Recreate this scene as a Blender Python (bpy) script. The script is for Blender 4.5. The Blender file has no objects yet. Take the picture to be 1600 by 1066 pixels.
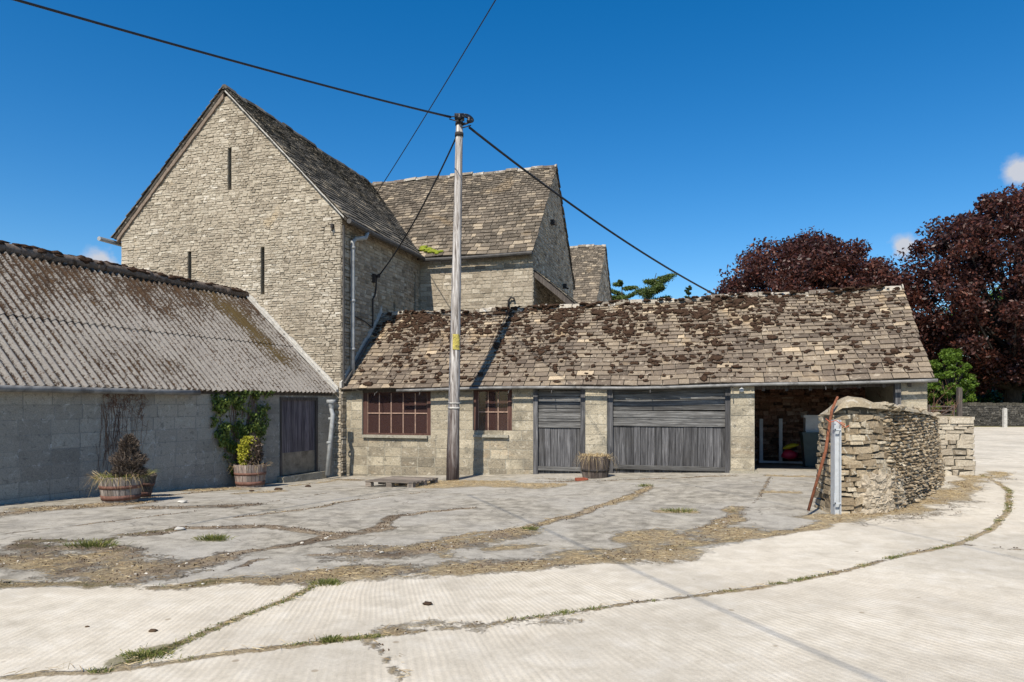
import bpy, bmesh, math, random
import numpy as np
from mathutils import Vector, Matrix, noise as mnoise
R = math.radians
random.seed(7); rng = np.random.default_rng(7)
scene = bpy.context.scene
C = scene.collection

# ------------------------------------------------------------------ camera, sky, sun, exposure
H = 1.7; F = 1068.0; HY = 630.0; CX = 800.0
cam_d = bpy.data.cameras.new("camera"); cam = bpy.data.objects.new("camera", cam_d); C.objects.link(cam)
cam.location = (0, 0, H); cam.rotation_euler = (R(90), 0, 0)
cam_d.sensor_width = 36; cam_d.lens = 36 * F / 1600
cam_d.shift_y = (HY - 533) / 1600; cam_d.shift_x = 0
cam_d.clip_end = 3000; cam_d.clip_start = 0.05
scene.camera = cam
SUN_AZ = R(22); SUN_EL = R(49)            # light travels towards +Y, turned to +X
world = bpy.data.worlds.new("World"); scene.world = world; world.use_nodes = True
wn = world.node_tree; wn.nodes.clear()
wo = wn.nodes.new('ShaderNodeOutputWorld'); bg = wn.nodes.new('ShaderNodeBackground')
sky = wn.nodes.new('ShaderNodeTexSky'); sky.sky_type = 'NISHITA'; sky.sun_disc = False
sky.sun_elevation = SUN_EL; sky.sun_rotation = math.pi + SUN_AZ
sky.air_density = 1.0; sky.dust_density = 0.3; sky.ozone_density = 3.0; sky.altitude = 100
hs = wn.nodes.new('ShaderNodeHueSaturation'); hs.inputs['Saturation'].default_value = 1.42; hs.inputs['Value'].default_value = 1.28
hs.inputs['Hue'].default_value = 0.501
wn.links.new(sky.outputs[0], hs.inputs['Color'])
tc = wn.nodes.new('ShaderNodeTexCoord')
nz = wn.nodes.new('ShaderNodeTexNoise'); nz.inputs['Scale'].default_value = 22; nz.inputs['Detail'].default_value = 8; nz.inputs['Roughness'].default_value = .62
wn.links.new(tc.outputs['Generated'], nz.inputs['Vector'])
def wmath(op, a, b=None, clamp=False):
    n = wn.nodes.new('ShaderNodeMath'); n.operation = op; n.use_clamp = clamp
    for i, x in enumerate((a, b)):
        if x is None: continue
        if isinstance(x, (int, float)): n.inputs[i].default_value = x
        else: wn.links.new(x, n.inputs[i])
    return n.outputs[0]
tot = None
for (px, py, rad, amp) in [(1412, 386, .026, 1.1), (1598, 270, .034, 1.1), (162, 412, .034, 1.2), (1400, 470, .07, .4), (1437, 126, .010, .45), (700, 470, .03, .6)]:
    d = Vector(((px - CX) / F, 1, (HY - py) / F)).normalized()
    vm = wn.nodes.new('ShaderNodeVectorMath'); vm.operation = 'DISTANCE'
    wn.links.new(tc.outputs['Generated'], vm.inputs[0]); vm.inputs[1].default_value = d
    m = wmath('SUBTRACT', 1.0, wmath('DIVIDE', vm.outputs['Value'], rad), True)
    m = wmath('MULTIPLY', m, amp)
    tot = m if tot is None else wmath('MAXIMUM', tot, m)
cm = wmath('MULTIPLY', wmath('SUBTRACT', wmath('ADD', tot, wmath('MULTIPLY', wmath('SUBTRACT', nz.outputs['Fac'], .5), 2.2)), .42), wmath('MULTIPLY', tot, 2.6), True)
cmix = wn.nodes.new('ShaderNodeMix'); cmix.data_type = 'RGBA'
wn.links.new(cm, cmix.inputs['Factor']); wn.links.new(hs.outputs[0], cmix.inputs[6]); cmix.inputs[7].default_value = (5.2, 5.5, 6.2, 1)
wn.links.new(cmix.outputs[2], bg.inputs[0]); bg.inputs[1].default_value = 0.086
wn.links.new(bg.outputs[0], wo.inputs[0])
sd = bpy.data.lights.new("sun", 'SUN'); sd.energy = 4.8; sd.angle = R(0.53); sd.color = (1.0, 0.925, 0.80)
sun = bpy.data.objects.new("sun", sd); C.objects.link(sun)
sdir = Vector((math.sin(SUN_AZ) * math.cos(SUN_EL), math.cos(SUN_AZ) * math.cos(SUN_EL), -math.sin(SUN_EL)))
sun.rotation_euler = sdir.to_track_quat('-Z', 'Y').to_euler(); sun.location = (-10, -20, 30)
vs = scene.view_settings; vs.view_transform = 'Standard'; vs.look = 'None'; vs.exposure = 0.39; vs.gamma = 1.0
scene.cycles.max_bounces = 6; scene.cycles.diffuse_bounces = 3; scene.cycles.transparent_max_bounces = 8

# ------------------------------------------------------------------ terrain and pixel helpers
ctrl = [(-4.25, 16.4, 1.78), (-7.1, 9.56, 1.43), (-5.6, 12.9, 1.62), (4.7, 14.0, 1.455), (8.1, 13.2, 1.43), (-1.28, 14.7, 1.65), (1.6, 14.9, 1.56),
        (4.36, 9.26, 1.5), (0, 0, 1.55), (0, 5, 1.55), (-4, 5, 1.5), (4, 5, 1.55), (9.3, 14.2, 1.5), (-1, 10, 1.56), (8, 8, 1.55)]
cp = np.array([(a, b) for a, b, c in ctrl]); cd = np.array([c for a, b, c in ctrl]); SG = 4.0; BASE = 1.6
K = np.exp(-((cp[:, None, :] - cp[None, :, :]) ** 2).sum(-1) / (2 * SG * SG)) + np.eye(len(cp)) * 0.02
WT = np.linalg.solve(K, cd - BASE)
def dropv(x, y):
    x = np.asarray(x, float); y = np.asarray(y, float); r = np.full(x.shape, BASE)
    for (a, b), w in zip(cp, WT): r = r + w * np.exp(-((x - a) ** 2 + (y - b) ** 2) / (2 * SG * SG))
    return r
def gz(x, y): return H - float(dropv(x, y))
def G(px, py):
    Y = F * 1.6 / (py - HY)
    for _ in range(30): Y = 0.5 * Y + 0.5 * F * float(dropv((px - CX) / F * Y, Y)) / (py - HY)
    X = (px - CX) / F * Y
    return Vector((X, Y, gz(X, Y)))
def P(px, py, Y): return Vector(((px - CX) / F * Y, Y, H + (HY - py) / F * Y))
O = Vector((-4.15, 16.6, 0)); U = Vector((.9627, -.2706, 0)); V = Vector((.2706, .9627, 0)); Z = Vector((0, 0, 1))
def B(u, v, z): return O + U * u + V * v + Z * z
def fu(px, v):
    a = (px - CX) / F
    return (a * (O.y + v * V.y) - (O.x + v * V.x)) / (U.x - a * U.y)
def fz(px, py, v):
    u = fu(px, v); Y = O.y + u * U.y + v * V.y
    return u, H + (HY - py) / F * Y

# ------------------------------------------------------------------ mesh builder and object helpers
class MB:
    def __init__(s): s.v = []; s.f = []; s.a = []
    def add(s, vs, fs, a=(.5, .5, .5)):
        b = len(s.v); s.v += [tuple(v) for v in vs]; s.f += [tuple(b + i for i in f) for f in fs]; s.a += [a] * len(fs); return s
    def box(s, o, x, y, z, a=(.5, .5, .5)):      # corner o, edge vectors
        o, x, y, z = Vector(o), Vector(x), Vector(y), Vector(z)
        vs = [o, o + x, o + x + y, o + y, o + z, o + x + z, o + x + y + z, o + y + z]
        fs = [(0, 3, 2, 1), (4, 5, 6, 7), (0, 1, 5, 4), (1, 2, 6, 5), (2, 3, 7, 6), (3, 0, 4, 7)]
        if x.cross(y).dot(z) < 0: fs = [f[::-1] for f in fs]
        return s.add(vs, fs, a)
    def cbox(s, c, sx, sy, sz, rz=0, a=(.5, .5, .5), tilt=0):
        m = Matrix.Rotation(rz, 3, 'Z') @ Matrix.Rotation(tilt, 3, 'Y')
        x, y, z = m @ Vector((sx, 0, 0)), m @ Vector((0, sy, 0)), m @ Vector((0, 0, sz))
        return s.box(Vector(c) - x / 2 - y / 2 - z / 2, x, y, z, a)
    def tube(s, path, r, n=8, a=(.5, .5, .5), cap=True):
        path = [Vector(p) for p in path]; rs = r if isinstance(r, (list, tuple)) else [r] * len(path)
        vs = []; prev = None
        for i, p in enumerate(path):
            d = (path[min(i + 1, len(path) - 1)] - path[max(i - 1, 0)]).normalized()
            if prev is None: up = Vector((0, 0, 1)) if abs(d.z) < .9 else Vector((1, 0, 0)); e1 = d.cross(up).normalized()
            else: e1 = (prev - d * prev.dot(d)).normalized()
            e2 = d.cross(e1); prev = e1
            for k in range(n):
                t = 2 * math.pi * k / n; vs.append(p + (e1 * math.cos(t) + e2 * math.sin(t)) * rs[i])
        fs = []
        for i in range(len(path) - 1):
            for k in range(n):
                a0 = i * n + k; b0 = i * n + (k + 1) % n; fs.append((a0, b0, b0 + n, a0 + n))
        if cap: fs.append(tuple(range(n - 1, -1, -1))); fs.append(tuple(range((len(path) - 1) * n, len(path) * n)))
        return s.add(vs, fs, a)
    def lathe(s, c, prof, n=24, a=(.5, .5, .5), tilt=None, jit=0):
        vs = []; c = Vector(c)
        for (r, z) in prof:
            for k in range(n):
                t = 2 * math.pi * k / n; p = Vector((r * math.cos(t), r * math.sin(t), z))
                if tilt is not None: p = tilt @ p
                vs.append(c + p)
        fs = []
        for i in range(len(prof) - 1):
            for k in range(n):
                a0 = i * n + k; b0 = i * n + (k + 1) % n; fs.append((a0, b0, b0 + n, a0 + n))
        return s.add(vs, fs, a)
def empty(name, loc):
    o = bpy.data.objects.new(name, None); C.objects.link(o); o.location = loc; o.empty_display_size = .2; return o
def rootloc(p):
    l = Vector((0, 0, 0))
    while p is not None: l += p.location; p = p.parent
    return l
def obj(name, mb, mat, parent=None, smooth=False):
    me = bpy.data.meshes.new(name); rl = rootloc(parent)
    va = np.array(mb.v, dtype=np.float32) - np.array(rl, dtype=np.float32)
    me.from_pydata(va.tolist(), [], mb.f)
    at = me.attributes.new('tone', 'FLOAT_COLOR', 'FACE')
    at.data.foreach_set('color', np.array([(x[0], x[1], x[2], 1) for x in mb.a], dtype=np.float32).ravel())
    me.materials.append(mat)
    if smooth: me.polygons.foreach_set('use_smooth', [True] * len(me.polygons))
    me.update(); o = bpy.data.objects.new(name, me); C.objects.link(o)
    if parent is not None: o.parent = parent
    return o
def npobj(name, verts, faces_n, n_per, mat, attr=None, parent=None, smooth=False):
    """verts (N,3), every face n_per consecutive or indexed verts (faces_n array (M,n_per))"""
    me = bpy.data.meshes.new(name); rl = np.array(rootloc(parent)); verts = (verts - rl).astype(np.float32)
    me.vertices.add(len(verts)); me.vertices.foreach_set('co', verts.ravel())
    M = len(faces_n); me.loops.add(M * n_per); me.loops.foreach_set('vertex_index', faces_n.astype(np.int32).ravel())
    me.polygons.add(M); me.polygons.foreach_set('loop_start', np.arange(0, M * n_per, n_per, dtype=np.int32))
    me.polygons.foreach_set('loop_total', np.full(M, n_per, dtype=np.int32))
    me.update(calc_edges=True)
    if attr is not None:
        dom = 'FACE' if len(attr) == M and len(attr) != len(verts) else 'POINT'
        at = me.attributes.new('tone', 'FLOAT_COLOR', dom)
        at.data.foreach_set('color', np.hstack([attr, np.ones((len(attr), 1))]).astype(np.float32).ravel())
    me.materials.append(mat)
    if smooth: me.polygons.foreach_set('use_smooth', [True] * M)
    o = bpy.data.objects.new(name, me); C.objects.link(o)
    if parent is not None: o.parent = parent
    return o
def tag(o, label=None, cat=None, group=None, kind=None):
    if label: o['label'] = label
    if cat: o['category'] = cat
    if group: o['group'] = group
    if kind: o['kind'] = kind
    return o

# ------------------------------------------------------------------ materials
class NT:
    def __init__(s, name):
        s.m = bpy.data.materials.new(name); s.m.use_nodes = True; s.t = s.m.node_tree
        s.b = s.t.nodes['Principled BSDF']; s.out = s.t.nodes['Material Output']
        s.c = s.n('ShaderNodeTexCoord').outputs['Object']
    def n(s, t): return s.t.nodes.new(t)
    def l(s, a, b): s.t.links.new(a, b)
    def put(s, sock, x):
        if isinstance(x, (int, float)): sock.default_value = x
        elif isinstance(x, (tuple, list)): sock.default_value = tuple(x) + ((1,) if len(x) == 3 and sock.type == 'RGBA' else ())
        else: s.l(x, sock)
    def noise(s, sc, det=4, rough=.55, dist=0, vec=None):
        n = s.n('ShaderNodeTexNoise'); n.inputs['Scale'].default_value = sc; n.inputs['Detail'].default_value = det
        n.inputs['Roughness'].default_value = rough; n.inputs['Distortion'].default_value = dist
        s.l(vec if vec is not None else s.c, n.inputs['Vector']); return n.outputs['Fac']
    def vor(s, sc, vec=None, feat='F1', out='Distance'):
        n = s.n('ShaderNodeTexVoronoi'); n.inputs['Scale'].default_value = sc; n.feature = feat
        s.l(vec if vec is not None else s.c, n.inputs['Vector']); return n.outputs[out]
    def scale(s, v, vec=None):
        n = s.n('ShaderNodeMapping'); n.inputs['Scale'].default_value = v; s.l(vec if vec is not None else s.c, n.inputs['Vector']); return n.outputs[0]
    def ramp(s, f, stops):
        n = s.n('ShaderNodeValToRGB'); e = n.color_ramp.elements
        while len(e) < len(stops): e.new(.5)
        for k, (p, c) in zip(e, stops):
            k.position = p; k.color = (c, c, c, 1) if isinstance(c, (int, float)) else (*c, 1)
        s.l(f, n.inputs[0]); return n.outputs[0]
    def mix(s, f, a, b, mode='MIX'):
        n = s.n('ShaderNodeMix'); n.data_type = 'RGBA'; n.blend_type = mode
        s.put(n.inputs[0], f); s.put(n.inputs[6], a); s.put(n.inputs[7], b); return n.outputs[2]
    def math(s, op, a, b=0, clamp=False):
        n = s.n('ShaderNodeMath'); n.operation = op; n.use_clamp = clamp; s.put(n.inputs[0], a); s.put(n.inputs[1], b); return n.outputs[0]
    def attr(s):
        n = s.n('ShaderNodeAttribute'); n.attribute_name = 'tone'; sp = s.n('ShaderNodeSeparateColor'); s.l(n.outputs['Color'], sp.inputs[0]); return sp.outputs
    def bump(s, h, st=.5, d=.02, nrm=None):
        n = s.n('ShaderNodeBump'); n.inputs['Strength'].default_value = st; n.inputs['Distance'].default_value = d; s.l(h, n.inputs['Height'])
        if nrm is not None: s.l(nrm, n.inputs['Normal'])
        return n.outputs[0]
    def fin(s, col, rough=.9, bump=None, spec=.25, metal=0):
        s.put(s.b.inputs['Base Color'], col); s.put(s.b.inputs['Roughness'], rough); s.b.inputs['Specular IOR Level'].default_value = spec
        s.b.inputs['Metallic'].default_value = metal
        if bump is not None: s.l(bump, s.b.inputs['Normal'])
        return s.m

def stone_mat(name, stops, blotch=((.10, .09, .075), .5), pale=((.6, .56, .47), .35), bs=.6, fine=40, big=1.2, ochre=None):
    t = NT(name); a = t.attr()
    col = t.ramp(a[0], stops)
    n1 = t.noise(fine, 6, .7); col = t.mix(1, col, t.ramp(n1, [(.25, .55), (.5, .95), (.8, 1.3)]), 'MULTIPLY')
    n2 = t.noise(big, 6, .6, .3); col = t.mix(t.math('MULTIPLY', t.ramp(n2, [(.5, 0), (.68, 1)]), blotch[1]), col, blotch[0])
    n3 = t.noise(7, 8, .7, .6); col = t.mix(t.math('MULTIPLY', t.ramp(n3, [(.56, 0), (.63, 1)]), pale[1]), col, pale[0])
    n5 = t.noise(13, 6, .7, .5); col = t.mix(t.math('MULTIPLY', t.ramp(n5, [(.57, 0), (.64, 1)]), blotch[1] * .9), col, blotch[0])
    if ochre: 
        n4 = t.noise(.9, 4, .6, .8); col = t.mix(t.math('MULTIPLY', t.ramp(n4, [(.6, 0), (.7, 1)]), ochre[1]), col, ochre[0])
    h = t.math('ADD', t.math('MULTIPLY', n1, .5), t.math('MULTIPLY', t.noise(fine * .35, 5, .6), 1))
    return t.fin(col, .93, t.bump(h, bs, .03), .15)

LIME = [(0, (.19, .158, .118)), (.3, (.32, .27, .205)), (.6, (.43, .37, .285)), (.85, (.51, .45, .355)), (1, (.62, .56, .465))]
M = {}
M['rubble'] = stone_mat('rubble_limestone', LIME, ((.17, .14, .10), .30), ((.58, .52, .42), .4), .8, 34, 1.1, ((.50, .36, .18), .25))
M['rubble_mortar'] = stone_mat('rubble_mortar', [(0, (.27, .23, .17)), (1, (.38, .33, .25))], ((.10, .09, .07), .5), ((.5, .47, .38), .5), .7, 45, 2)
M['dry'] = stone_mat('dry_stone', [(0, (.12, .088, .058)), (.4, (.24, .185, .12)), (.7, (.36, .285, .19)), (1, (.52, .45, .335))], ((.10, .09, .07), .5), ((.62, .60, .52), .5), .9, 40, 1.6, ((.42, .29, .13), .6))
M['dry_core'] = stone_mat('dry_stone_core', [(0, (.05, .045, .035)), (1, (.10, .09, .07))], ((.05, .045, .035), .4), ((.2, .18, .14), .2), .9, 40, 2)
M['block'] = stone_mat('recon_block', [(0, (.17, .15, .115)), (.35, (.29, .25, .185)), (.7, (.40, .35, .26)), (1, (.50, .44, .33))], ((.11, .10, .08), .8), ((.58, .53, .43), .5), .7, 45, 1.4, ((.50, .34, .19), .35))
M['block_mortar'] = stone_mat('block_mortar', [(0, (.26, .24, .19)), (1, (.40, .37, .30))], ((.12, .11, .09), .6), ((.55, .52, .45), .4), .5, 50, 1.3)
M['breeze'] = stone_mat('breeze_block', [(0, (.22, .20, .17)), (.35, (.32, .295, .25)), (.7, (.39, .36, .305)), (1, (.47, .44, .38))], ((.14, .13, .115), .7), ((.56, .54, .49), .28), .5, 60, .8)
M['breeze_mortar'] = stone_mat('breeze_mortar', [(0, (.22, .21, .19)), (.5, (.27, .255, .225)), (1, (.5, .48, .44))], ((.10, .095, .09), .6), ((.6, .58, .55), .7), .5, 50, 1.3)
M['interior'] = stone_mat('interior_rubble', [(0, (.08, .05, .04)), (.35, (.24, .14, .10)), (.7, (.40, .22, .16)), (1, (.52, .40, .33))], ((.05, .035, .03), .5), ((.4, .3, .24), .3), .9, 30, 1.2)
M['tile_long'] = stone_mat('stone_tile_low_roof', [(0, (.11, .086, .066)), (.4, (.19, .15, .113)), (.7, (.25, .20, .145)), (.9, (.33, .26, .18)), (1, (.48, .38, .26))], ((.10, .08, .065), .28), ((.50, .43, .33), .45), .7, 35, 1.3, ((.46, .33, .19), .5))
M['tile_barn'] = stone_mat('stone_tile_barn_roof', [(0, (.055, .052, .045)), (.5, (.12, .11, .095)), (.85, (.20, .175, .14)), (1, (.32, .27, .20))], ((.05, .045, .04), .6), ((.32, .29, .24), .4), .8, 30, 1.5)
M['tile_wing'] = stone_mat('stone_tile_wing_roof', [(0, (.09, .074, .056)), (.5, (.155, .128, .098)), (.85, (.22, .18, .135)), (1, (.38, .31, .22))], ((.08, .07, .055), .5), ((.50, .43, .33), .45), .8, 30, 1.5, ((.34, .24, .13), .3))
M['ridge_pale'] = stone_mat('ridge_stone', [(0, (.14, .11, .085)), (.5, (.26, .225, .175)), (1, (.50, .45, .37))], ((.06, .045, .035), .8), ((.68, .65, .60), .7), .9, 30, 3)
M['underlay'] = stone_mat('roof_underlay', [(0, (.04, .035, .03)), (1, (.06, .05, .04))])

def wood(name, c0, c1, c2, axis='z', dirt=.4, sc=30):
    t = NT(name); a = t.attr(); k = {'z': (sc, sc, 1.6), 'u': (2, sc, sc)}[axis]
    if axis == 'u':
        rot = t.n('ShaderNodeVectorRotate'); rot.rotation_type = 'Z_AXIS'; rot.inputs['Angle'].default_value = R(15.7); t.l(t.c, rot.inputs['Vector']); v = t.scale((1.6, sc, sc), rot.outputs[0])
    else: v = t.scale(k)
    g = t.noise(1, 6, .65, .8, v); col = t.ramp(g, [(.3, c0), (.5, c1), (.72, c2)])
    col = t.mix(1, col, t.ramp(a[0], [(0, .62), (1, 1.25)]), 'MULTIPLY')
    n = t.noise(2.2, 5, .6); col = t.mix(t.math('MULTIPLY', t.ramp(n, [(.5, 0), (.7, 1)]), dirt), col, (.06, .055, .05))
    return t.fin(col, .85, t.bump(g, .5, .01), .2)
M['wood_grey'] = wood('weathered_board', (.03, .029, .030), (.085, .084, .087), (.20, .197, .20), 'z', .35)
M['wood_grey_h'] = wood('weathered_board_horizontal', (.035, .034, .034), (.105, .103, .10), (.26, .255, .245), 'u', .3)
M['wood_pole'] = wood('pole_timber', (.10, .08, .075), (.30, .26, .245), (.50, .46, .43), 'z', .25, 22)
t = NT('pole_timber_tarred'); g_ = t.noise(1, 6, .65, .8, t.scale((22, 22, 1.6))); c_ = t.ramp(g_, [(.36, (.10, .082, .072)), (.47, (.29, .26, .235)), (.62, (.60, .565, .53))])
sp_ = t.n('ShaderNodeSeparateXYZ'); t.l(t.c, sp_.inputs[0]); tar = t.ramp(t.math('ADD', t.math('MULTIPLY', sp_.outputs[2], .3), t.math('MULTIPLY', t.math('SUBTRACT', t.noise(1, 5, .6, .5, t.scale((9, 9, .9))), .5), .9)), [(.12, 1), (.62, 0)])
c_ = t.mix(t.math('MULTIPLY', tar, .88), c_, (.055, .035, .032)); M['wood_pole'] = t.fin(c_, .85, t.bump(g_, .6, .012), .15)
M['wood_dark'] = wood('old_dark_timber', (.035, .03, .028), (.09, .075, .065), (.16, .14, .12), 'z', .4)
M['wood_brown'] = wood('brown_stained_frame', (.045, .022, .018), (.09, .045, .036), (.15, .09, .07), 'z', .2)
M['wood_pallet'] = wood('pallet_wood', (.12, .10, .08), (.24, .20, .165), (.38, .33, .28), 'u', .3)
M['wood_tub'] = wood('barrel_stave', (.13, .105, .09), (.27, .23, .20), (.42, .38, .34), 'z', .3, 18)
M['wood_tub_dark'] = wood('dark_barrel_stave', (.05, .04, .033), (.12, .095, .08), (.2, .17, .15), 'z', .4, 18)
M['bark'] = wood('tree_bark', (.02, .017, .015), (.05, .042, .037), (.10, .085, .075), 'z', .3, 8)

def plain(name, col, rough=.6, metal=0, var=.25, sc=12, spec=.4, bump=.15, dirt=None):
    t = NT(name); n = t.noise(sc, 6, .65, .4)
    c = t.mix(1, col, t.ramp(n, [(.3, 1 - var), (.7, 1 + var)]), 'MULTIPLY')
    if dirt: c = t.mix(t.math('MULTIPLY', t.ramp(t.noise(sc * .6, 6, .7, .6), [(.52, 0), (.62, 1)]), dirt[1]), c, dirt[0])
    return t.fin(c, rough, t.bump(n, bump, .01), spec, metal)
M['gutter'] = plain('grey_gutter', (.19, .185, .175), .55, 0, .4, 4, .4, .2, ((.07, .065, .06), .8))
M['gutter_dark'] = plain('dark_gutter', (.07, .065, .06), .7, 0, .4, 6, .3, .3)
M['downpipe'] = plain('grey_downpipe', (.30, .31, .31), .6, 0, .25, 8, .3, .2, ((.15, .13, .11), .4))
M['cable'] = plain('black_cable', (.012, .013, .016), .5)
M['galv'] = plain('galvanised_steel', (.46, .48, .50), .5, .15, .12, 14, .5, .1)
M['rust'] = plain('rusty_iron', (.20, .075, .04), .9, 0, .5, 18, .2, .5, ((.08, .04, .03), .5))
M['hoop'] = plain('rusty_hoop', (.15, .075, .055), .8, 0, .4, 20, .3, .3)
M['iron'] = plain('dark_iron', (.035, .03, .028), .8, 0, .4, 20, .3, .3)
M['white_paint'] = plain('white_paint', (.55, .56, .57), .6, 0, .15, 6)
M['mortar_pale'] = plain('pale_mortar', (.46, .44, .40), .9, 0, .25, 14, .1, .4, ((.2, .18, .15), .4))
M['mortar_brown'] = plain('brown_mortar', (.20, .155, .12), .9, 0, .3, 14, .1, .4)
M['soil'] = plain('soil', (.05, .04, .03), .95, 0, .4, 20, .1, .6)
M['yellow'] = plain('yellow_plastic', (.62, .50, .03), .5, 0, .2, 8)
M['red'] = plain('red_plastic', (.48, .02, .05), .5, 0, .2, 8)
M['bin'] = plain('grey_bin_plastic', (.06, .09, .09), .5, 0, .2, 8)
M['board_white'] = plain('grey_board', (.50, .47, .42), .8, 0, .2, 8, .2, .2, ((.25, .2, .15), .5))
M['orange'] = plain('orange_twine', (.45, .11, .05), .8)
M['sign_yellow'] = plain('yellow_notice', (.46, .38, .09), .7, 0, .4, 26, .3, .1, ((.09, .08, .04), .95))
M['clay'] = plain('brick_red', (.28, .085, .05), .9, 0, .3, 20, .1, .4)
M['capping'] = stone_mat('wall_capping', [(0, (.29, .235, .16)), (1, (.44, .375, .27))], ((.20, .15, .09), .5), ((.6, .57, .5), .4), .8, 30, 1.5)
def leafmat(name, cols, trans=.25, rough=.5, spec=.35):
    t = NT(name); a = t.attr(); col = t.ramp(a[0], cols)
    t.fin(col, rough, None, spec)
    tr = t.n('ShaderNodeBsdfTranslucent'); t.l(col, tr.inputs[0]); mx = t.n('ShaderNodeMixShader'); mx.inputs[0].default_value = trans
    t.l(t.b.outputs[0], mx.inputs[1]); t.l(tr.outputs[0], mx.inputs[2]); t.l(mx.outputs[0], t.out.inputs[0]); return t.m
M['beech'] = leafmat('copper_leaf', [(0, (.028, .013, .012)), (.45, (.072, .027, .021)), (.8, (.155, .050, .032)), (1, (.27, .125, .085))], .38, .45, .45)
M['leaf'] = leafmat('green_leaf', [(0, (.05, .09, .012)), (.5, (.12, .20, .025)), (1, (.26, .38, .06))], .45)
M['leaf_dark'] = leafmat('dark_green_leaf', [(0, (.015, .03, .008)), (.6, (.035, .065, .015)), (1, (.10, .15, .03))], .25)
M['pine'] = leafmat('pine_needles', [(0, (.03, .055, .012)), (.6, (.08, .12, .025)), (1, (.17, .20, .05))], .2)
M['ivy'] = leafmat('ivy_leaf', [(0, (.03, .05, .01)), (.5, (.09, .13, .022)), (1, (.24, .29, .06))], .25)
M['deadleaf'] = leafmat('dead_foliage', [(0, (.05, .038, .03)), (.5, (.12, .092, .072)), (1, (.24, .19, .15))], .15, .8, .1)
M['yellowleaf'] = leafmat('yellow_green_foliage', [(0, (.18, .19, .02)), (.5, (.34, .34, .03)), (1, (.5, .46, .06))], .3)
M['purpleleaf'] = leafmat('dull_purple_foliage', [(0, (.06, .045, .035)), (1, (.16, .11, .08))], .2)
M['straw'] = leafmat('straw', [(0, (.26, .18, .09)), (.5, (.50, .37, .19)), (1, (.72, .60, .38))], .25, .7, .2)
M['grass'] = leafmat('grass_blade', [(0, (.07, .095, .02)), (.4, (.14, .17, .04)), (.7, (.26, .25, .08)), (1, (.44, .36, .17))], .3, .6, .2)
M['debris'] = leafmat('leaf_litter', [(0, (.04, .025, .018)), (.6, (.10, .065, .04)), (1, (.20, .14, .09))], .1, .8, .1)
M['twig'] = leafmat('twig', [(0, (.08, .04, .03)), (.6, (.17, .09, .06)), (1, (.28, .2, .14))], 0, .9, .1)
M['mossd'] = plain('brown_moss', (.048, .029, .020), 1, 0, .6, 50, .05, 1.0, ((.095, .060, .036), .7))
M['mossg'] = plain('green_moss', (.20, .24, .03), 1, 0, .4, 25, .05, 1.0, ((.30, .22, .06), .4))
M['pebble'] = stone_mat('pebble', [(0, (.2, .17, .13)), (.6, (.42, .37, .3)), (1, (.68, .64, .56))])

# glass
t = NT('old_window_glass'); tr = t.n('ShaderNodeBsdfTransparent'); tr.inputs[0].default_value = (.62, .58, .58, 1)
gl = t.n('ShaderNodeBsdfGlossy'); gl.inputs['Roughness'].default_value = .08; gl.inputs[0].default_value = (.9, .9, .9, 1)
df = t.n('ShaderNodeBsdfDiffuse'); df.inputs[0].default_value = (.10, .055, .05, 1)
fr = t.n('ShaderNodeFresnel'); fr.inputs[0].default_value = 1.45; m1 = t.n('ShaderNodeMixShader'); m1.inputs[0].default_value = .45
t.l(tr.outputs[0], m1.inputs[1]); t.l(df.outputs[0], m1.inputs[2]); m2 = t.n('ShaderNodeMixShader'); t.l(fr.outputs[0], m2.inputs[0])
t.l(m1.outputs[0], m2.inputs[1]); t.l(gl.outputs[0], m2.inputs[2]); t.l(m2.outputs[0], t.out.inputs[0]); M['glass'] = t.m

# corrugated asbestos sheet with moss
def sheet_mat():
    t = NT('corrugated_sheet'); n1 = t.noise(45, 6, .7)
    col = t.mix(1, (.235, .215, .192), t.ramp(n1, [(.25, .55), (.5, 1), (.8, 1.35)]), 'MULTIPLY')
    col = t.mix(t.math('MULTIPLY', t.ramp(t.noise(1.4, 6, .6, .4), [(.5, 0), (.7, 1)]), .5), col, (.17, .155, .14))
    # lichen dots
    d = t.vor(19); msk = t.math('MULTIPLY', t.ramp(d, [(.26, 1), (.33, 0)]), t.ramp(t.noise(4, 4, .7), [(.45, 0), (.56, 1)]))
    col = t.mix(t.math('MULTIPLY', msk, .8), col, (.09, .06, .04))
    a = t.attr()      # r: mossiness (real moss cover, growing near ridge and verge), g: valley
    mo = t.math('SUBTRACT', t.math('ADD', t.math('MULTIPLY', a[0], .62), t.math('ADD', t.math('MULTIPLY', t.math('SUBTRACT', t.math('ADD', t.math('MULTIPLY', t.noise(7, 8, .8, .5), .4), t.math('MULTIPLY', t.noise(30, 6, .8), .6)), .5), 2.8), t.math('MULTIPLY', a[1], .34))), .31, True)
    mo = t.ramp(mo, [(0, 0), (.10, 1)])
    mc = t.ramp(t.noise(6, 4, .6), [(.3, (.03, .02, .014)), (.6, (.06, .036, .021)), (.8, (.10, .065, .03))])
    mc = t.mix(t.math('MULTIPLY', a[2], .8), mc, (.085, .062, .024))
    col = t.mix(mo, col, mc)
    return t.fin(col, .92, t.bump(t.math('ADD', t.math('MULTIPLY', mo, .6), t.math('MULTIPLY', n1, .4)), .7, .02), .1)
M['sheet'] = sheet_mat()

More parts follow.
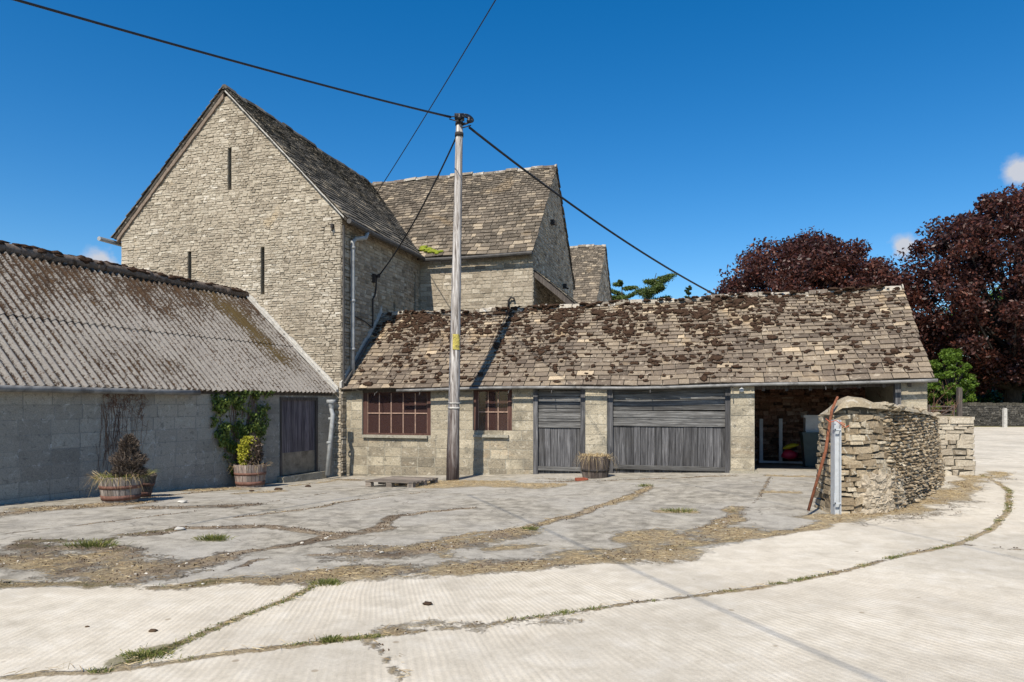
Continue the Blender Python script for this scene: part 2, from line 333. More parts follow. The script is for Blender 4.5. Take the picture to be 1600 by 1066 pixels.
# ground-type materials driven by 'tone' = (dirt, straw, green)
def ground_mat(name, road):
    t = NT(name); a = t.attr()
    nf = t.noise(60, 6, .75); nm = t.noise(5, 7, .65, .4); nb = t.noise(.55, 6, .6, .5)
    if road:
        col = t.ramp(nm, [(.3, (.50, .445, .355)), (.5, (.59, .53, .43)), (.7, (.66, .605, .51))])
        col = t.mix(t.math('MULTIPLY', t.ramp(nb, [(.45, 0), (.7, 1)]), .35), col, (.49, .42, .325))
        col = t.mix(1, col, t.ramp(nf, [(.2, .78), (.5, 1), (.8, 1.12)]), 'MULTIPLY')
        sp = t.n('ShaderNodeSeparateXYZ'); t.l(t.c, sp.inputs[0])
        dx = t.math('SUBTRACT', sp.outputs[0], -2.4); dy = t.math('SUBTRACT', 12.5, sp.outputs[1])
        ang = t.math('ARCTAN2', dx, dy)
        ang = t.math('ADD', ang, t.math('MULTIPLY', t.noise(.7, 2, .5), .02))
        w = t.math('SINE', t.math('MULTIPLY', ang, 1150.0)); gn = t.noise(2.2, 4, .7)
        cb = t.n('ShaderNodeCombineXYZ'); t.l(t.math('MULTIPLY', ang, 130), cb.inputs[0]); ln = t.noise(1.0, 5, .8, 0, cb.outputs[0])
        gr = t.math('ADD', t.math('MULTIPLY', w, .15), t.math('MULTIPLY', ln, 1.15))
        near = t.ramp(t.noise(.5, 4, .6), [(.38, .2), (.6, 1)])
        gr = t.math('MULTIPLY', gr, t.math('MULTIPLY', near, t.ramp(gn, [(.3, .35), (.6, 1)])))
        col = t.mix(1, col, t.ramp(gr, [(0.0, .74), (.35, .95), (.7, 1.07)]), 'MULTIPLY')
        spots = t.math('MULTIPLY', t.ramp(t.vor(2.3), [(.035, 1), (.06, 0)]), .6); col = t.mix(spots, col, (.22, .17, .11))
        h = t.math('ADD', t.math('MULTIPLY', gr, .8), t.math('MULTIPLY', nf, .35))
    else:
        col = t.ramp(nm, [(.34, (.175, .157, .125)), (.48, (.295, .268, .218)), (.62, (.41, .372, .305))])
        col = t.mix(t.math('MULTIPLY', t.ramp(nb, [(.42, 0), (.62, 1)]), .6), col, (.40, .375, .33))
        col = t.mix(t.math('MULTIPLY', t.ramp(t.noise(1.3, 8, .7, .8), [(.52, 0), (.66, 1)]), .55), col, (.17, .155, .13))
        v2 = t.scale((.6, 3.2, 1)); col = t.mix(t.math('MULTIPLY', t.ramp(t.noise(1, 8, .75, .6, v2), [(.53, 0), (.66, 1)]), .4), col, (.44, .40, .34))
        col = t.mix(1, col, t.ramp(nf, [(.2, .62), (.5, 1), (.8, 1.3)]), 'MULTIPLY')
        spk = t.ramp(t.vor(20), [(.10, 1), (.17, 0)]); spk = t.math('MULTIPLY', spk, t.ramp(t.noise(3, 3, .6), [(.5, 0), (.6, .8)])); col = t.mix(spk, col, (.10, .08, .06))
        crk = t.ramp(t.vor(.55, None, 'DISTANCE_TO_EDGE'), [(0, 1), (.006, 0)])
        cv = t.n('ShaderNodeVectorMath'); cv.operation = 'ADD'; nn = t.n('ShaderNodeTexNoise'); nn.inputs['Scale'].default_value = 1.5; t.l(t.c, nn.inputs['Vector']); t.l(t.c, cv.inputs[0]); t.l(nn.outputs['Color'], cv.inputs[1])
        crk = t.ramp(t.vor(.6, cv.outputs[0], 'DISTANCE_TO_EDGE'), [(0, 1), (.007, 0)])
        col = t.mix(t.math('MULTIPLY', crk, .55), col, (.09, .08, .065))
        h = t.math('ADD', t.math('MULTIPLY', nf, .6), t.math('MULTIPLY', nm, .6))
    rag = t.math('SUBTRACT', t.math('ADD', t.math('MULTIPLY', t.noise(7, 8, .78, .4), .6), t.math('MULTIPLY', t.noise(38, 5, .7), .4)), .5)
    def mask(x, k=2.1): return t.ramp(t.math('ADD', t.math('MULTIPLY', x, .9), t.math('MULTIPLY', rag, k)), [(.40, 0), (.62, 1)])
    dcol = t.ramp(t.noise(22, 6, .75), [(.32, (.10, .073, .048)), (.44, (.25, .185, .12)), (.56, (.42, .325, .215)), (.68, (.58, .48, .35))])
    dcol = t.mix(t.math('MULTIPLY', t.ramp(t.noise(2.1, 7, .7, .6), [(.46, 0), (.60, 1)]), .75), dcol, (.085, .060, .042))
    dcol = t.mix(t.ramp(t.vor(45), [(.12, .7), (.2, 0)]), dcol, (.50, .45, .37))
    scol = t.ramp(t.noise(35, 6, .8), [(.34, (.15, .10, .055)), (.48, (.36, .27, .15)), (.64, (.60, .48, .30))])
    gcol = t.ramp(t.noise(30, 6, .8), [(.3, (.07, .06, .03)), (.55, (.14, .125, .055)), (.75, (.27, .24, .12))])
    md = mask(a[0]); col = t.mix(t.math('MULTIPLY', md, .92), col, dcol); ms = mask(a[1], 1.5); col = t.mix(t.math('MULTIPLY', ms, .8), col, scol); mg = mask(a[2], 1.3); col = t.mix(t.math('MULTIPLY', mg, .75), col, gcol)
    b1 = t.bump(h, .6 if road else .5, .02)
    b2 = t.bump(t.math('MULTIPLY', t.math('MAXIMUM', md, ms), t.noise(28, 6, .8)), .9, .04, b1)
    return t.fin(col, .92, b2, .12)
M['road'] = ground_mat('road_concrete', True); M['yard'] = ground_mat('yard_concrete', False)
t = NT('field'); M['field'] = t.fin(t.ramp(t.noise(.4, 8, .7), [(.3, (.10, .09, .04)), (.6, (.17, .15, .07))]), .95, t.bump(t.noise(8, 6, .8), .8, .05), .1)

# ------------------------------------------------------------------ ground masks (dirt, straw, green)
def PL(pts): return np.array([[*G(x, y)[:2]] for x, y in pts])
lines = [ # points, half width m, (dirt, straw, green)
 ([(0,1062),(60,1055),(180,1048),(240,1040),(330,1024),(450,1010),(560,998),(700,984),(800,970),(900,955),(1000,941),(1100,930),(1200,915),(1300,897),(1400,870),(1500,850),(1545,828),(1575,800),(1578,768),(1560,755),(1530,742)], .040, (.8,1.1,.45)),
 ([(195,1040),(225,1030),(260,1015),(330,985),(400,955),(450,938),(500,912)], .040, (.8,1.1,.5)),
 ([(1505,851),(1600,862),(1700,868)], .05, (1,.3,.2)), ([(548,1003),(590,1035),(630,1068)], .055, (.6,.7,.1)),
 ([(560,1000),(680,985),(800,975),(880,962)], .20, (.45,.55,0)),
 ([(-60,915),(60,912),(150,908),(300,910),(420,908),(520,908)], .17, (.8,.7,.55)),
 ([(520,904),(640,892),(760,884),(860,880),(960,871),(1040,860)], .36, (.75,1.0,.15)),
 ([(1040,858),(1100,850),(1160,843),(1240,830),(1300,815)], .13, (.7,.95,.5)),
 ([(-40,880),(60,872),(140,880),(200,890)], .50, (.85,.55,.15)), ([(60,852),(140,850),(165,862)], .25, (.9,.2,.5)), ([(200,897),(300,890)], .3, (.8,.55,.25)),
 ([(200,893),(250,889),(345,872),(390,862),(430,854),(464,847),(517,834),(587,823),(615,807),(672,800),(740,795)], .09, (1.1,.35,.25)),
 ([(280,886),(345,873)], .28, (.9,.4,.35)), ([(430,852),(520,838),(587,824)], .16, (1.0,.1,.0)),
 ([(197,835),(250,833),(286,824),(334,824),(396,823),(447,827),(517,833)], .14, (1.0,.35,.15)),
 ([(371,809),(410,806),(447,800),(503,792),(559,782),(615,774),(680,768)], .06, (1,.5,.4)),
 ([(315,807),(390,790),(503,772),(560,765)], .025, (.9,.2,.1)), ([(230,795),(300,793),(396,788)], .22, (.75,.2,.0)),
 ([(0,835),(112,822),(200,812),(300,800)], .03, (.9,.1,.2)), ([(30,846),(66,846),(169,842),(197,835),(281,827)], .09, (.9,.1,.7)),
 ([(517,872),(600,868),(700,852),(760,846),(800,835)], .36, (.8,.75,.2)), ([(540,855),(620,858)], .25, (.6,.4,.4)),
 ([(345,905),(400,878),(470,868),(560,870)], .05, (.9,.3,.4)),
 ([(700,842),(762,833),(820,826),(882,811),(920,800),(958,785),(996,771),(1009,761)], .12, (1,.7,.25)), ([(930,796),(990,776)], .2, (.3,.9,0)),
 ([(1020,842),(1080,845),(1130,835)], .5, (.7,.9,.3)), ([(1090,830),(1143,813),(1174,795)], .17, (.9,.8,.45)), ([(1174,792),(1195,761),(1205,744)], .03, (.9,.3,.2)),
 ([(1035,799),(1085,801)], .14, (.4,1,.4)), ([(760,858),(830,852)], .12, (.3,.8,.3)),
 ([(640,757),(700,758),(760,756),(835,760)], .45, (.1,1.5,.0)), ([(670,754),(780,753)], .3, (0,1.6,0)), ([(530,750),(600,752),(660,748)], .25, (.7,.75,0)),
 ([(1188,743),(1270,745)], .16, (.1,1.1,0)), ([(1190,769),(1250,770)], .14, (0,1.05,0)), ([(1190,755),(1270,758)],.3,(.1,.45,0)),
 ([(300,766),(365,764)], .26, (.2,1.5,.0)), ([(380,772),(445,767)], .18, (.5,.9,0)),
 ([(20,799),(90,795),(180,789),(240,784)], .26, (1.2,.6,.2)), ([(230,778),(320,768),(440,752),(520,748)], .10, (.9,.3,.1)),
 ([(-30,812),(20,803)], .25, (1,0,0)),
 ([(1300,812),(1360,808),(1400,802),(1450,784),(1500,764),(1535,745)], .30, (.6,1.1,.1)), ([(1480,770),(1540,745),(1560,738)], .35, (.5,.8,0)), ([(1330,818),(1420,806),(1500,778),(1560,748)], .55, (.42,.25,0)),
 ([(840,747),(930,752),(1140,744)], .10, (.8,.5,0)), ([(840,752),(905,752)], .2, (.7,.3,0)), ([(1190,705),(1400,700)], 1.2, (.5,.4,0)),
 ([(320,843),(345,843)], .09, (.3,.5,1.1)), ([(128,850),(160,850)], .14, (.5,.5,1.1)), ([(505,914),(520,912)], .08, (0,.2,1.2)), ([(205,1032),(255,1018)], .09, (0,.1,1.2)),
 ([(60,880),(120,868)], .2, (.3,1.0,.2)), ([(640,858),(700,872)], .2, (.2,1.1,.1)), ([(850,868),(930,862)], .22, (0,.9,.1)), ([(450,760),(520,752)], .12, (.7,.8,0)),
 ([(1520,716),(1620,714)], .12, (.6,.5,0)), ([(1500,668),(1620,664)], .9, (.6,1.0,.4)),
]
LN = [(PL(p), w, np.array(s, float)) for p, w, s in lines]
def vnoise(x, y, sc, seed=0):
    x = x * sc + seed * 17.3; y = y * sc + seed * 9.1; xi = np.floor(x).astype(int); yi = np.floor(y).astype(int); fx = x - xi; fy = y - yi
    fx = fx * fx * (3 - 2 * fx); fy = fy * fy * (3 - 2 * fy)
    def h(a, b): n = np.sin(a * 127.1 + b * 311.7 + seed * 74.7) * 43758.5453; return n - np.floor(n)
    return (h(xi, yi) * (1 - fx) + h(xi + 1, yi) * fx) * (1 - fy) + (h(xi, yi + 1) * (1 - fx) + h(xi + 1, yi + 1) * fx) * fy
def masks(x, y):
    wx = x + (vnoise(x, y, 1.3, 1) - .5) * .42 + (vnoise(x, y, 5, 2) - .5) * .14
    wy = y + (vnoise(x, y, 1.3, 3) - .5) * .36 + (vnoise(x, y, 5, 4) - .5) * .14
    out = np.zeros(x.shape + (3,)); patch = [vnoise(x, y, 1.1, 5 + k) * .4 + vnoise(x, y, 3.3, 8 + k) * .45 + vnoise(x, y, 8.1, 11 + k) * .4 for k in range(3)]
    for pts, w, s in LN:
        bb = (wx > pts[:, 0].min() - 3 * w - .2) & (wx < pts[:, 0].max() + 3 * w + .2) & (wy > pts[:, 1].min() - 3 * w - .2) & (wy < pts[:, 1].max() + 3 * w + .2)
        if not bb.any(): continue
        kw = 1 if w > .15 else (.5 if w > .045 else .12); X = (x + (wx - x) * kw)[bb]; Y = (y + (wy - y) * kw)[bb]
        d = np.full(X.shape, 9.)
        for a, b in zip(pts[:-1], pts[1:]):
            ab = b - a; t = np.clip(((X - a[0]) * ab[0] + (Y - a[1]) * ab[1]) / max(ab @ ab, 1e-9), 0, 1)
            d = np.minimum(d, np.hypot(X - a[0] - t * ab[0], Y - a[1] - t * ab[1]))
        m = np.clip(1.25 - d / w * .85, 0, 1)
        for k in range(3):
            o = out[..., k]; o[bb] = np.maximum(o[bb], m * s[k] * np.clip(-.05 + patch[k][bb] * 1.45, 0, 1.2))
    return np.clip(out, 0, 1)
GX0, GX1, GY0, GY1, ST = -12, 14, 2, 20, .06
gx = np.linspace(GX0, GX1, int(round((GX1 - GX0) / .0625)) + 1); gy = np.linspace(GY0, GY1, int(round((GY1 - GY0) / .0625)) + 1)
XX, YY = np.meshgrid(gx, gy); MK = masks(XX, YY)
ZZ = H - dropv(XX, YY) + (vnoise(XX, YY, .5, 20) - .5) * .006 + (vnoise(XX, YY, 2.6, 21) - .5) * .0015
ZZ = ZZ + np.clip(MK[..., 0] - .3, 0, 1) * (vnoise(XX, YY, 7, 22) - .3) * .03
edge = PL([(-400, 925), (0, 920), (300, 912), (500, 907), (640, 898), (760, 891), (860, 886), (960, 877), (1060, 864), (1160, 848), (1240, 833), (1290, 818)])
poly = np.vstack([[[-12.1, edge[0, 1]]], edge, PL([(1300, 805)]), [[4.6, 9.5], [5.3, 9.8], [6.2, 10.7], [7.2, 12.0], [8.2, 13.5], [9.2, 14.2], [10.2, 18], [10.5, 30], [-12.1, 30]]])
def inpoly(x, y, pl):
    c = np.zeros(x.shape, bool)
    for (x1, y1), (x2, y2) in zip(pl, np.roll(pl, -1, 0)):
        c ^= ((y1 > y) != (y2 > y)) & (x < (x2 - x1) * (y - y1) / (y2 - y1 + 1e-12) + x1)
    return c
nx = len(gx); ny = len(gy); cxm = (XX[:-1, :-1] + XX[1:, 1:]) / 2; cym = (YY[:-1, :-1] + YY[1:, 1:]) / 2
iny = inpoly(cxm, cym, poly)
idx = np.arange(nx * ny).reshape(ny, nx); quad = np.stack([idx[:-1, :-1], idx[:-1, 1:], idx[1:, 1:], idx[1:, :-1]], -1)
allv = np.stack([XX, YY, ZZ], -1).reshape(-1, 3); alla = MK.reshape(-1, 3)
def sub(faces):
    u, inv = np.unique(faces.ravel(), return_inverse=True); return allv[u], inv.reshape(-1, 4), alla[u]
v, f, a = sub(quad[iny]); yard = npobj('yard', v, f, 4, M['yard'], a, None, True); tag(yard, 'weathered grey concrete yard with weedy cracks in front of the sheds', 'yard', None, 'structure')
v, f, a = sub(quad[~iny])
# coarse outer road
ox = np.arange(-32, 72, 1.0); oy = np.arange(-8, 47, 1.0); OX, OY = np.meshgrid(ox, oy); OZ = H - dropv(OX, OY)
oi = np.arange(OX.size).reshape(OX.shape); oq = np.stack([oi[:-1, :-1], oi[:-1, 1:], oi[1:, 1:], oi[1:, :-1]], -1)
cx_, cy_ = OX[:-1, :-1] + .5, OY[:-1, :-1] + .5; keep = ~((cx_ > GX0) & (cx_ < GX1) & (cy_ > GY0) & (cy_ < GY1)); oq = oq[keep] + len(v)
v = np.vstack([v, np.stack([OX, OY, OZ], -1).reshape(-1, 3)]); f = np.vstack([f, oq]); a = np.vstack([a, masks(OX, OY).reshape(-1, 3)])
road = npobj('road', v, f, 4, M['road'], a, None, True); tag(road, 'pale ribbed concrete farm road with grassy joints', 'road', None, 'structure')
def lin(a, b, n): return list(np.linspace(a, b, n))
bx = np.array(lin(-600, -40, 12) + lin(-36, 80, 60) + lin(90, 800, 12)); by = np.array(lin(-200, -12, 8) + lin(-10, 60, 50) + lin(66, 1200, 14))
BX, BY = np.meshgrid(bx, by); BZ = H - dropv(BX, BY) - .03
bi = np.arange(BX.size).reshape(BX.shape); bq = np.stack([bi[:-1, :-1], bi[:-1, 1:], bi[1:, 1:], bi[1:, :-1]], -1).reshape(-1, 4)
g = npobj('ground', np.stack([BX, BY, BZ], -1).reshape(-1, 3), bq, 4, M['field'], None, None, True); tag(g, 'dry grassy ground beyond the yard', 'ground', None, 'structure')

# ------------------------------------------------------------------ wall builders
def rnd(a=0., b=1.): return random.uniform(a, b)
def tone(lo=0, hi=1): return (rnd(lo, hi), rnd(), rnd())
def stones(mb, Mf, rng_f, t0, t1, hrow, lrow, gap=.012, relief=.02, holes=(), jit=.3, quoin=None, hi=1., lo=0., rnd_in=.25, tonef=None):
    """rows of stones; Mf(s,t,d)->Vector; rng_f(t)->(s0,s1)"""
    t = t0; ri = 0
    while t < t1 - .02:
        h = rnd(*hrow); h = min(h, t1 - t) if t1 - t > hrow[0] * .6 else t1 - t
        tm = t + h / 2; s0, s1 = rng_f(tm)
        if s1 - s0 > .04:
            iv = [(s0, s1)]
            for (a, b, c, d) in holes:
                if c < tm < d:
                    nv = []
                    for (x, y) in iv:
                        if b <= x or a >= y: nv.append((x, y))
                        else:
                            if a > x + .02: nv.append((x, a))
                            if b < y - .02: nv.append((b, y))
                    iv = nv
            for (x, y) in iv:
                p = x; first = True
                while p < y - 1e-4:
                    L = rnd(*lrow)
                    if quoin and first and abs(x - s0) < 1e-6: L = quoin[ri % 2]
                    if y - p - L < lrow[0] * .5: L = y - p
                    if quoin and abs(y - s1) < 1e-6 and y - p - L < .1: L = y - p
                    L = min(L, y - p); first = False
                    a, b, c, d = p + gap / 2, p + L - gap / 2, t + gap / 2, t + h - gap / 2
                    if b - a > .015 and d - c > .01:
                        j = min(h, L) * jit * .3; r = relief * rnd(.35, 1.2); ins = min(b - a, d - c) * rnd_in
                        q = [(a + rnd(-j, j) * .6, c + rnd(-j, j)), (b + rnd(-j, j) * .6, c + rnd(-j, j)), (b + rnd(-j, j) * .6, d + rnd(-j, j)), (a + rnd(-j, j) * .6, d + rnd(-j, j))]
                        mxs = (a + b) / 2; mys = (c + d) / 2
                        vs = [Mf(x_, y_, -.004) for x_, y_ in q]
                        for x_, y_ in q:
                            dx = mxs - x_; dy = mys - y_; L2 = math.hypot(dx, dy) + 1e-6
                            vs.append(Mf(x_ + dx / L2 * ins, y_ + dy / L2 * ins * .8, r * rnd(.75, 1.2)))
                        tn = tone(lo, hi) if tonef is None else tonef(mxs, mys)
                        if jit > .9 and rnd() < .05: continue
                        mb.add(vs, [(4, 5, 6, 7), (0, 1, 5, 4), (1, 2, 6, 5), (2, 3, 7, 6), (3, 0, 4, 7)], tn)
                    p += L
        t += h; ri += 1
def wallcells(mb, Mf, ss, ts, solid, thick, tone_=(.5, .5, .5)):
    """grid-decomposed wall with openings; faces front d=0 and back d=-thick, side faces at openings"""
    nS, nT = len(ss) - 1, len(ts) - 1; sol = [[solid((ss[i] + ss[i + 1]) / 2, (ts[j] + ts[j + 1]) / 2) for j in range(nT)] for i in range(nS)]
    S = lambda i, j: 0 <= i < nS and 0 <= j < nT and sol[i][j]
    for i in range(nS):
        for j in range(nT):
            if not sol[i][j]: continue
            a, b, c, d = ss[i], ss[i + 1], ts[j], ts[j + 1]
            f = [Mf(a, c, 0), Mf(b, c, 0), Mf(b, d, 0), Mf(a, d, 0)]; k = [Mf(a, c, -thick), Mf(b, c, -thick), Mf(b, d, -thick), Mf(a, d, -thick)]
            mb.add(f, [(0, 1, 2, 3)], tone_); mb.add(k, [(3, 2, 1, 0)], tone_)
            if not S(i - 1, j): mb.add([f[0], f[3], k[3], k[0]], [(0, 1, 2, 3)], tone_)
            if not S(i + 1, j): mb.add([f[1], k[1], k[2], f[2]], [(0, 1, 2, 3)], tone_)
            if not S(i, j - 1): mb.add([f[0], k[0], k[1], f[1]], [(0, 1, 2, 3)], tone_)
            if not S(i, j + 1): mb.add([f[3], f[2], k[2], k[3]], [(0, 1, 2, 3)], tone_)
def holed(mb, Mf, s0, s1, t0, t1, holes, thick):
    ss = sorted({s0, s1, *[min(max(h[k], s0), s1) for h in holes for k in (0, 1)]}); ts = sorted({t0, t1, *[min(max(h[k], t0), t1) for h in holes for k in (2, 3)]})
    wallcells(mb, Mf, ss, ts, lambda s, t: not any(h[0] < s < h[1] and h[2] < t < h[3] for h in holes), thick)
def gable_poly(mb, Mf, s0, s1, t0, tap, thick):
    sm = (s0 + s1) / 2; f = [Mf(s0, t0, 0), Mf(s1, t0, 0), Mf(sm, tap, 0)]; k = [Mf(s0, t0, -thick), Mf(s1, t0, -thick), Mf(sm, tap, -thick)]
    mb.add(f + k, [(0, 1, 2), (5, 4, 3), (1, 4, 5, 2), (0, 2, 5, 3)])
def tiles(mb, S, u0, u1, rows, wr, thick=.022, ujit=.0, over=1.6, tonef=None, clip=None):
    """S(u,t,d) t=0 eave..1 ridge. rows = list of t boundaries"""
    for r in range(len(rows) - 1):
        ta, tb = rows[r], rows[r + 1]; dt = tb - ta; u = u0 - rnd(0, wr[0] * .5) ; k = 1 - .45 * ta
        while u < u1:
            w = rnd(*wr) * k; a = max(u, u0 - rnd(0, .02)); b = min(u + w, u1 + rnd(0, .02)); u += w
            if b - a < .04: continue
            if clip and not clip((a + b) / 2, (ta + tb) / 2): continue
            lo = ta - dt * rnd(.02, .16); l1 = lo - dt * rnd(-.05, .05); th = thick * rnd(.6, 1.5); lift = thick * (1.15 + rnd(0, .55)); top = min(1.0, tb + dt * .5)
            ga = .004 + rnd(0, .006); c = w * rnd(0, .12)
            # lower edge front bottom, front top, back
            vs = [S(a + ga, lo + dt * rnd(0, .06), lift - th), S(b - ga, l1 + dt * rnd(0, .06), lift - th), S(b - ga, l1 + dt * rnd(0, .06), lift), S(a + ga, lo + dt * rnd(0, .06), lift),
                  S(a + ga + rnd(0, .006), top, 0.0), S(b - ga - rnd(0, .006), top, 0.0)]
            tn = tone() if tonef is None else tonef((a + b) / 2, ta)
            mb.add(vs, [(0, 1, 2, 3), (3, 2, 5, 4), (0, 3, 4), (1, 5, 2)], tn)
def rowsets(n, k=.5):      # diminishing courses
    w = [1 - k * i / n for i in range(n)]; s = sum(w); r = [0]
    for x in w: r.append(r[-1] + x / s)
    return r
_bm = bmesh.new(); bmesh.ops.create_icosphere(_bm, subdivisions=2, radius=1); ICO_V = [v.co.copy() for v in _bm.verts]; ICO_F = [tuple(v.index for v in f.verts) for f in _bm.faces]; _bm.free()
_bm = bmesh.new(); bmesh.ops.create_icosphere(_bm, subdivisions=1, radius=1); ICO1_V = [v.co.copy() for v in _bm.verts]; ICO1_F = [tuple(v.index for v in f.verts) for f in _bm.faces]; _bm.free()
def blob(mb, c, ex, ey, ez, rough=.25, a=(.5, .5, .5), fine=True):
    sd = Vector((rnd(0, 99), rnd(0, 99), rnd(0, 99))); c = Vector(c); V_, F_ = (ICO_V, ICO_F) if fine else (ICO1_V, ICO1_F)
    mb.add([c + (ex * v.x + ey * v.y + ez * v.z) * (1 + rough * 2 * mnoise.noise(v * 1.7 + sd)) for v in V_], F_, a)

# ------------------------------------------------------------------ BARN
barn = empty('stone_barn', B(-3.3, 0, 0)); tag(barn, 'tall limestone barn with steep stone tiled roof, slit vents and projecting gabled wings', 'barn')
EZ = H + 4.62; RZ = H + 8.0; HW = 3.3; BL = 27; SL = (RZ - EZ) / HW
zb = -.4
def slit(px, y0, y1, v=0, w=.105):
    u, z1 = fz(px, y0, v); _, z0 = fz(px, y1, v); return (u - w / 2, u + w / 2, z0, z1)
front_slits = [slit(359, 231, 297), slit(296.5, 392, 450), slit(410.5, 386, 460)]
fr_M = lambda s, t, d: B(s, -d, t)
mb = MB(); holed(mb, fr_M, -2 * HW, 0, zb, EZ, front_slits, .5)
# gable triangle with slit: left and right halves around the slit
sl = front_slits[0]
def gt(s): return RZ - .06 - SL * abs(s + HW)
def tri_part(sa, sb, tlo):
    n = 14; 
    for i in range(n):
        a = sa + (sb - sa) * i / n; b = sa + (sb - sa) * (i + 1) / n; ta, tb_ = max(gt(a), tlo), max(gt(b), tlo)
        f = [fr_M(a, tlo, 0), fr_M(b, tlo, 0), fr_M(b, tb_, 0), fr_M(a, ta, 0)]; k = [fr_M(a, tlo, -.5), fr_M(b, tlo, -.5), fr_M(b, tb_, -.5), fr_M(a, ta, -.5)]
        mb.add(f + k, [(0, 1, 2, 3), (7, 6, 5, 4), (3, 2, 6, 7)]); 
        if abs(a - sl[1]) < 1e-6 or abs(b - sl[0]) < 1e-6: mb.add(f + k, [(0, 3, 7, 4), (1, 5, 6, 2)])
tri_part(-2 * HW, sl[0], EZ); tri_part(sl[1], 0, EZ)
for (lo, hi) in ((EZ, sl[2]), (sl[3], None)):
    f = [fr_M(sl[0], lo, 0), fr_M(sl[1], lo, 0), fr_M(sl[1], hi if hi else gt(sl[1]), 0), fr_M(sl[0], hi if hi else gt(sl[0]), 0)]; k = [p + V * .5 for p in f]; mb.add(f + k, [(0, 1, 2, 3), (7, 6, 5, 4), (3, 2, 6, 7), (0, 4, 5, 1)])
fs_t = lambda s, t: (min(1, max(0, random.gauss(.58, .17) + .25 * mnoise.noise(Vector((s * .6, t * .6, 1))))), rnd(), rnd())
stm = MB()
stones(stm, fr_M, lambda t: (-2 * HW, 0) if t < EZ else (-HW - (RZ - t) / SL + .02, -HW + (RZ - t) / SL - .02), zb, RZ - .15, (.04, .085), (.08, .25), .007, .019, front_slits, .85, (.42, .24), tonef=fs_t)
wall = obj('gable_wall', mb, M['rubble_mortar'], barn); obj('facing_stones', stm, M['rubble'], wall)
# right side wall (shaded), from v=0 to 4.73
sd_M = lambda s, t, d: B(d, s, t)
side_slits = []
def side_px(px):   # v on plane u=0 for a pixel column
    a = (px - CX) / F; return (a * O.y - O.x) / (V.x - a * V.y)
def side_z(px, py): v = side_px(px); return H + (HY - py) / F * (O.y + v * V.y)
v1 = side_px(648); side_slits.append((v1 - .06, v1 + .06, side_z(648, 490) - .8, side_z(648, 423))); v2 = side_px(616); side_slits.append((v2 - .05, v2 + .05, side_z(616, 500) - .6, side_z(616, 473)))
mb = MB(); holed(mb, sd_M, 0, BL, zb, EZ, side_slits, .5); stm = MB(); stones(stm, sd_M, lambda t: (0, 4.75), 0, EZ, (.055, .12), (.09, .34), .014, .024, side_slits, .5, (.24, .42), tonef=lambda s, t: (min(1, max(0, random.gauss(.45, .2))), .5, .5))
w2 = obj('side_wall', mb, M['rubble_mortar'], barn); obj('facing_stones', stm, M['rubble'], w2)
mb = MB(); mb.box(B(-2 * HW, .5, zb), U * .5, V * (BL - .5), Z * (EZ - zb)); mb.box(B(-2 * HW, BL, zb), U * 2 * HW, V * .5, Z * (EZ - zb)); gable_poly(mb, lambda s, t, d: B(s, BL - d, t), -2 * HW, 0, EZ, RZ - .05, .4)
obj('rear_wall', mb, M['rubble_mortar'], barn)
# main roof
def roofS(u_e, u_r, ze, zr, along):      # generic sloped surface, along='v' or 'u'
    n = (U if along == 'v' else V) ; run = u_r - u_e; rise = zr - ze; L = math.hypot(run, rise)
    dn = n * (-math.copysign(1, run) * rise / L) + Z * (abs(run) / L)
    def S(a, t, d):
        x = u_e + run * t; z = ze + rise * t + .012 * math.sin(a * 1.9 + t * 3) + .01 * math.sin(a * .7 + 1.3)
        return (B(x, a, z) if along == 'v' else B(a, x, z)) + dn * d
    return S
OV = .22
def slab(mb, S, a0, a1, th=.08, n=20):
    for i in range(n):
        a = a0 + (a1 - a0) * i / n; b = a0 + (a1 - a0) * (i + 1) / n
        for k in range(6):
            t0, t1 = k / 6, (k + 1) / 6; e0 = -.012
            p = [S(a, t0, e0), S(b, t0, e0), S(b, t1, e0), S(a, t1, e0)]; q = [S(a, t0, -th), S(b, t0, -th), S(b, t1, -th), S(a, t1, -th)]
            fs = [(0, 1, 2, 3), (7, 6, 5, 4)] + ([(0, 4, 5, 1)] if k == 0 else []) + ([(2, 6, 7, 3)] if k == 5 else []) + ([(0, 3, 7, 4)] if i == 0 else []) + ([(1, 5, 6, 2)] if i == n - 1 else [])
            mb.add(p + q, fs)
dz = .05
SR = roofS(OV, -HW, EZ - OV * SL + dz, RZ + dz, 'v'); SLf = roofS(-2 * HW - OV, -HW, EZ - OV * SL + dz, RZ + dz, 'v')
mb = MB(); tiles(mb, SR, -.10, 17.5, rowsets(34, .45), (.16, .42), .026); tiles(mb, SR, 17.5, BL, rowsets(20, .3), (.3, .6), .026)
tiles(mb, SLf, -.10, BL, rowsets(24, .3), (.3, .6), .03)
und = MB(); slab(und, SR, -.07, BL); slab(und, SLf, -.07, BL)
roof = obj('main_roof', mb, M['tile_barn'], barn); obj('roof_deck', und, M['underlay'], roof)
